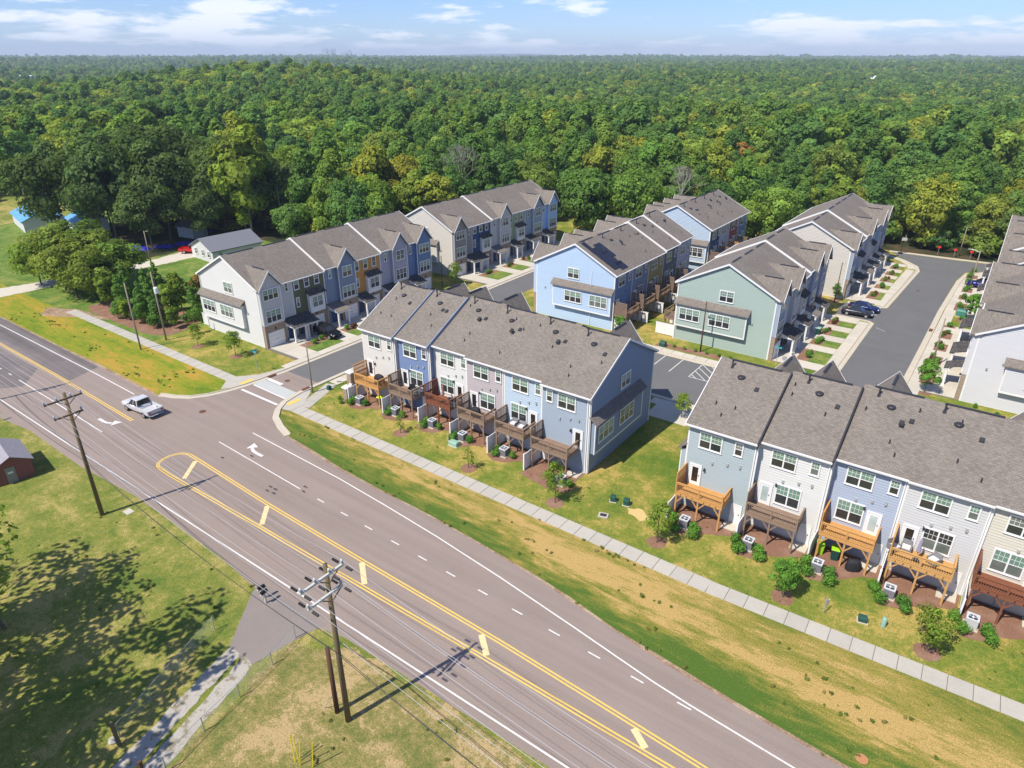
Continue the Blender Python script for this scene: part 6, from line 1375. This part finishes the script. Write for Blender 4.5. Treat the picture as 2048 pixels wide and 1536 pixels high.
for i, (x, y, tx, ty) in enumerate(((-26.3, 14.2, .1, .05), (-26.15, 14.35, .05, 0), (-25.9, 14.25, -.12, .04), (-25.2, 14.6, -.1, .06))):
    t = thing('guy_guard', 'yellow guy wire guard rod, %s of four by the cut off pole' % ['leftmost', 'second', 'third', 'rightmost'][i], 'rod', (x, y, 0)); t.rotation_euler = (-ty, -tx, 0); ob('rod', cached(('yr',), 'rod', lambda b: b.tube((0, 0, 0), (0, 0, 2.2), .03, None, 6), YR), t)
sheet('concrete_pad', rect(-59.6, 20.7, -58.7, 21.4), .03, C_new)
# red shed at the left edge
t = thing('shed', 'old red brick shed with a grey metal roof and weathered door at the left edge', 'shed', (-73.3, 15.6, 0), R(-8))
RedB, tt, bb_ = base_mat('red_brick', (.25, .06, .045), .9, .15); br = N(tt, 'ShaderNodeTexBrick', inp={'Scale': 1, 'Mortar Size': .01, 'Brick Width': .22, 'Row Height': .075}); br.inputs['Color1'].default_value = (.3, .06, .045, 1); br.inputs['Color2'].default_value = (.2, .045, .035, 1); br.inputs['Mortar'].default_value = (.22, .12, .1, 1)
L(tt, mapped(tt, objc(tt), (1, 1, 1)), br.inputs[0]); L(tt, br.outputs[0], bb_.inputs['Base Color'])
ob('wall', cached(('shw',), 'wall', lambda b: (b.box(-5, 0, 0, 0, 3.2, 2.0), b.hexa([(-5, 0, 2), (0, 0, 2), (0, 3.2, 2), (-5, 3.2, 2)], [(-5, 1.55, 2.75), (0, 1.55, 2.75), (0, 1.65, 2.75), (-5, 1.65, 2.75)])), RedB), t)
for s in (0, 1): ob('roof_panel', cached(('shr', s), 'roof_panel', lambda b: b.hexa([(-5.2, -.25 if not s else 3.45, 1.86), (.25, -.25 if not s else 3.45, 1.86), (.25, 1.6, 2.82), (-5.2, 1.6, 2.82)], [(-5.2, -.25 if not s else 3.45, 1.91), (.25, -.25 if not s else 3.45, 1.91), (.25, 1.6, 2.88), (-5.2, 1.6, 2.88)]), plain('old_tin', (.3, .28, .3), .6, .4, .2, .3, 3)), t)
ob('door', cached(('shd',), 'door', lambda b: b.box(.0, .9, 0, .05, 1.7, 1.7), wood('grey_door', (.2, .19, .16), (.32, .3, .26))), t); ob('notice', cached(('shn',), 'notice', lambda b: b.box(.05, 1.05, 1.05, .07, 1.5, 1.25), Trim), t)
# basketball hoop
t = thing('basketball_hoop', 'portable basketball hoop at the end of the dead end street', 'basketball hoop', (-17.0, 163.8, 0), R(20)); ob('pole', cached(('bp',), 'pole', lambda b: (b.tube((0, .5, 0), (0, .4, 2.6), .06, None, 8), b.bar((0, .4, 2.6), (0, 0, 3.1), .08)), Dark), t); ob('base', cached(('bbs',), 'base', lambda b: b.box(-.4, .2, 0, .4, 1.1, .3), Dark), t)
ob('backboard', cached(('bbd',), 'backboard', lambda b: b.box(-.5, -.06, 2.95, .5, -.02, 3.6), plain('clear_backboard', (.45, .47, .48), .3)), t); ob('rim', cached(('brm',), 'rim', lambda b: [b.tube((.23 * math.cos(i * PI / 5), -.32 + .23 * math.sin(i * PI / 5), 3.05), (.23 * math.cos((i + 1) * PI / 5), -.32 + .23 * math.sin((i + 1) * PI / 5), 3.05), .015, None, 4) for i in range(10)], plain('orange_rim', (.6, .15, .02), .5)), t)
# ------------------------------------------------------------------ farmyard at the left
def simple_house(x, y, rz, Lx, Ly, he, hr, wallm, roofm, label, wins=(), nm='house'):
    t = thing(nm, label, nm, (x, y, 0), rz)
    ob('wall', cached(('hw', Lx, Ly, he, hr, wallm.name), 'wall', lambda b: (b.q((0, 0, 0), (Lx, 0, 0), (Lx, 0, he), (0, 0, he)), b.q((Lx, Ly, 0), (0, Ly, 0), (0, Ly, he), (Lx, Ly, he)), b.q((0, Ly, 0), (0, 0, 0), (0, 0, he), (0, Ly / 2, hr), (0, Ly, he)), b.q((Lx, 0, 0), (Lx, Ly, 0), (Lx, Ly, he), (Lx, Ly / 2, hr), (Lx, 0, he))), wallm), t)
    k = (hr - he) / (Ly / 2)
    for s in (0, 1):
        yo, y1 = (-.4, Ly / 2) if not s else (Ly + .4, Ly / 2)
        ob('roof', cached(('hr', Lx, Ly, he, hr, s, roofm.name), 'roof', lambda b: b.hexa([(-.35, yo, he - .4 * k), (Lx + .35, yo, he - .4 * k), (Lx + .35, y1, hr), (-.35, y1, hr)], [(-.35, yo, he - .4 * k + .16), (Lx + .35, yo, he - .4 * k + .16), (Lx + .35, y1, hr + .16), (-.35, y1, hr + .16)]), roofm), t)
    for F_, s, z, w, h in wins:
        F = Face(t, *{'s': (0, 0, 0), 'w': (0, Ly, -PI / 2), 'e': (Lx, 0, PI / 2)}[F_]); window(F, s, z, w, h, 1 if w < 1.2 else 2, .02)
    return t
GreyR = plain('grey_blue_shingles', (.17, .18, .205), .85, .2, 0, .2, 4); HouseW = siding_mat('house_white', (.6, .6, .6)); BlueR = plain('bright_blue_roof', (.14, .36, .62), .45, .4, .1, .25, 1.5); Tarp = plain('blue_tarp', (.015, .02, .28), .4, .5, 0, .5, 1.2)
simple_house(-128.4, 74.0, R(86), 11.0, 8.6, 2.5, 4.4, HouseW, GreyR, 'low white house with a grey blue roof behind the left row', (('s', 1.2, 1.0, 1.0, 1.3), ('w', 1.5, 1.0, 1.0, 1.3), ('w', 4.3, 1.0, 1.0, 1.3), ('w', 6.6, 1.0, 1.0, 1.3)))
simple_house(-203, 66, R(-12), 15, 8.5, 2.7, 4.6, HouseW, BlueR, 'low building with a bright blue roof at the left edge behind the grove', ()); simple_house(-186, 71.5, R(-12), 9, 7, 2.6, 4.2, HouseW, BlueR, 'second blue roofed building right of the long one, half hidden by oaks', ())
simple_house(-156, 82.5, R(10), 5, 4, 2.6, 3.6, siding_mat('pale_shed', (.5, .53, .56)), GreyR, 'small pale shed under the oaks left of the white house', (), 'shed')
simple_house(-160, 112, R(20), 9, 7, 2.8, 4.4, HouseW, GreyR, 'white cottage glimpsed between the trees behind the left row')
for i, (x, y, a) in enumerate(((-153.5, 69.6, .3), (-150.5, 73.0, .6), (-148.6, 77.0, .9), (-158, 88, .2))):
    q_ = random.Random(i); bb = MB(); n = 8
    for u in range(n):
        for v in range(4):
            h_ = lambda a_, b__: .35 + .5 * abs(math.sin(a_ * 1.7 + i)) * abs(math.cos(b__ * 1.3)) if 0 < a_ < n and 0 < b__ < 4 else .03
            bb.q((u * .55, v * .5, h_(u, v)), ((u + 1) * .55, v * .5, h_(u + 1, v)), ((u + 1) * .55, (v + 1) * .5, h_(u + 1, v + 1)), (u * .55, (v + 1) * .5, h_(u, v + 1)))
    t = thing('tarp', 'dark blue tarp over a heap in the farmyard, %s' % ['nearest the driveway lamp', 'second from the lamp', 'nearest the red pickup', 'deepest under the oaks'][i], 'tarp', (x, y, .01), a); ob('cover', bb.mesh('cover', Tarp), t)
# far away: towers on the skyline, a white building in the woods, blue hills
def dirpt(az, r_): a = R(az); return (FW[0] * math.cos(a) + RT[0] * math.sin(a)) * r_, (FW[1] * math.cos(a) + RT[1] * math.sin(a)) * r_
SkyM = plain('far_tower_glass', (.45, .5, .55), .5)
for i, (az, w, h) in enumerate(((-13.85, 55, 125), (-13.5, 60, 118), (-13.2, 40, 122), (-12.5, 70, 88), (-12.1, 40, 105), (-14.6, 90, 60), (-11.2, 90, 62))):
    x, y = dirpt(az, 9000); t = thing('tower_block', 'tiny pale tower on the skyline, number %s from the left' % ['one', 'two', 'three', 'four', 'five', 'six', 'seven'][i], 'tower', (x, y, -10), R(36)); ob('shaft', cached(('tw', w, h), 'shaft', lambda b: b.box(-w / 2, -w / 2, 0, w / 2, w / 2, h), SkyM), t); ob('crown', cached(('twc', w, h), 'roof', lambda b: b.box(-w / 4, -w / 4, h, w / 4, w / 4, h + 6), SkyM), t)
for az, r_, w, dz_, lb in ((-33.2, 1500, 34, 20, 'long white building far in the woods at the upper left'), (26.0, 1250, 30, 22, 'pale rooftops in the far woods at the upper right')):
    x, y = dirpt(az, r_); t = thing('far_building', lb, 'building', (x, y, terrain(x, y)), R(36)); ob('wall', cached(('fb', w), 'wall', lambda b: b.box(-w / 2, -8, 0, w / 2, 8, 14), HouseW), t); ob('roof', cached(('fbr', w, dz_), 'roof', lambda b: b.hexa([(-w / 2 - 1, -9, 14), (w / 2 + 1, -9, 14), (w / 2 + 1, 9, 14), (-w / 2 - 1, 9, 14)], [(-w / 2, -1, dz_ - 3), (w / 2, -1, dz_ - 3), (w / 2, 1, dz_ - 3), (-w / 2, 1, dz_ - 3)]), Trim), t)
HillM = plain('far_hill_woods', (.03, .05, .025), .95, .05, 0, .3, .004)
b = MB(); prev = None
for i in range(181):
    az = -90 + i; h_ = 40 + 60 * max(0, noise.noise(Vector((az / 9, 1.7, 0)))) + 10 * noise.noise(Vector((az / 2.1, 4, 0))); cur = (dirpt(az, 10500), dirpt(az, 11800), dirpt(az, 12900), h_)
    if prev: (p0, p1, p2, ph), (c0, c1, c2, ch) = prev, cur; b.q((*p0, -20), (*c0, -20), (*c1, ch), (*p1, ph)); b.q((*p1, ph), (*c1, ch), (*c2, -20), (*p2, -20))
    prev = cur
ob('hills', b.mesh('hills', HillM, True), kind='structure')
# ------------------------------------------------------------------ air
hz = bpy.data.materials.new('haze'); hz.use_nodes = True; t = hz.node_tree; t.nodes.clear(); o_ = N(t, 'ShaderNodeOutputMaterial'); v_ = N(t, 'ShaderNodeVolumePrincipled'); v_.inputs['Color'].default_value = (.7, .84, 1, 1); v_.inputs['Density'].default_value = 1.35e-4; v_.inputs['Anisotropy'].default_value = .0
L(t, v_.outputs[0], o_.inputs['Volume'])
b = MB(); b.box(-13500, -13500, -60, 13500, 13500, 175); ob('haze', b.mesh('haze', hz), kind='stuff')
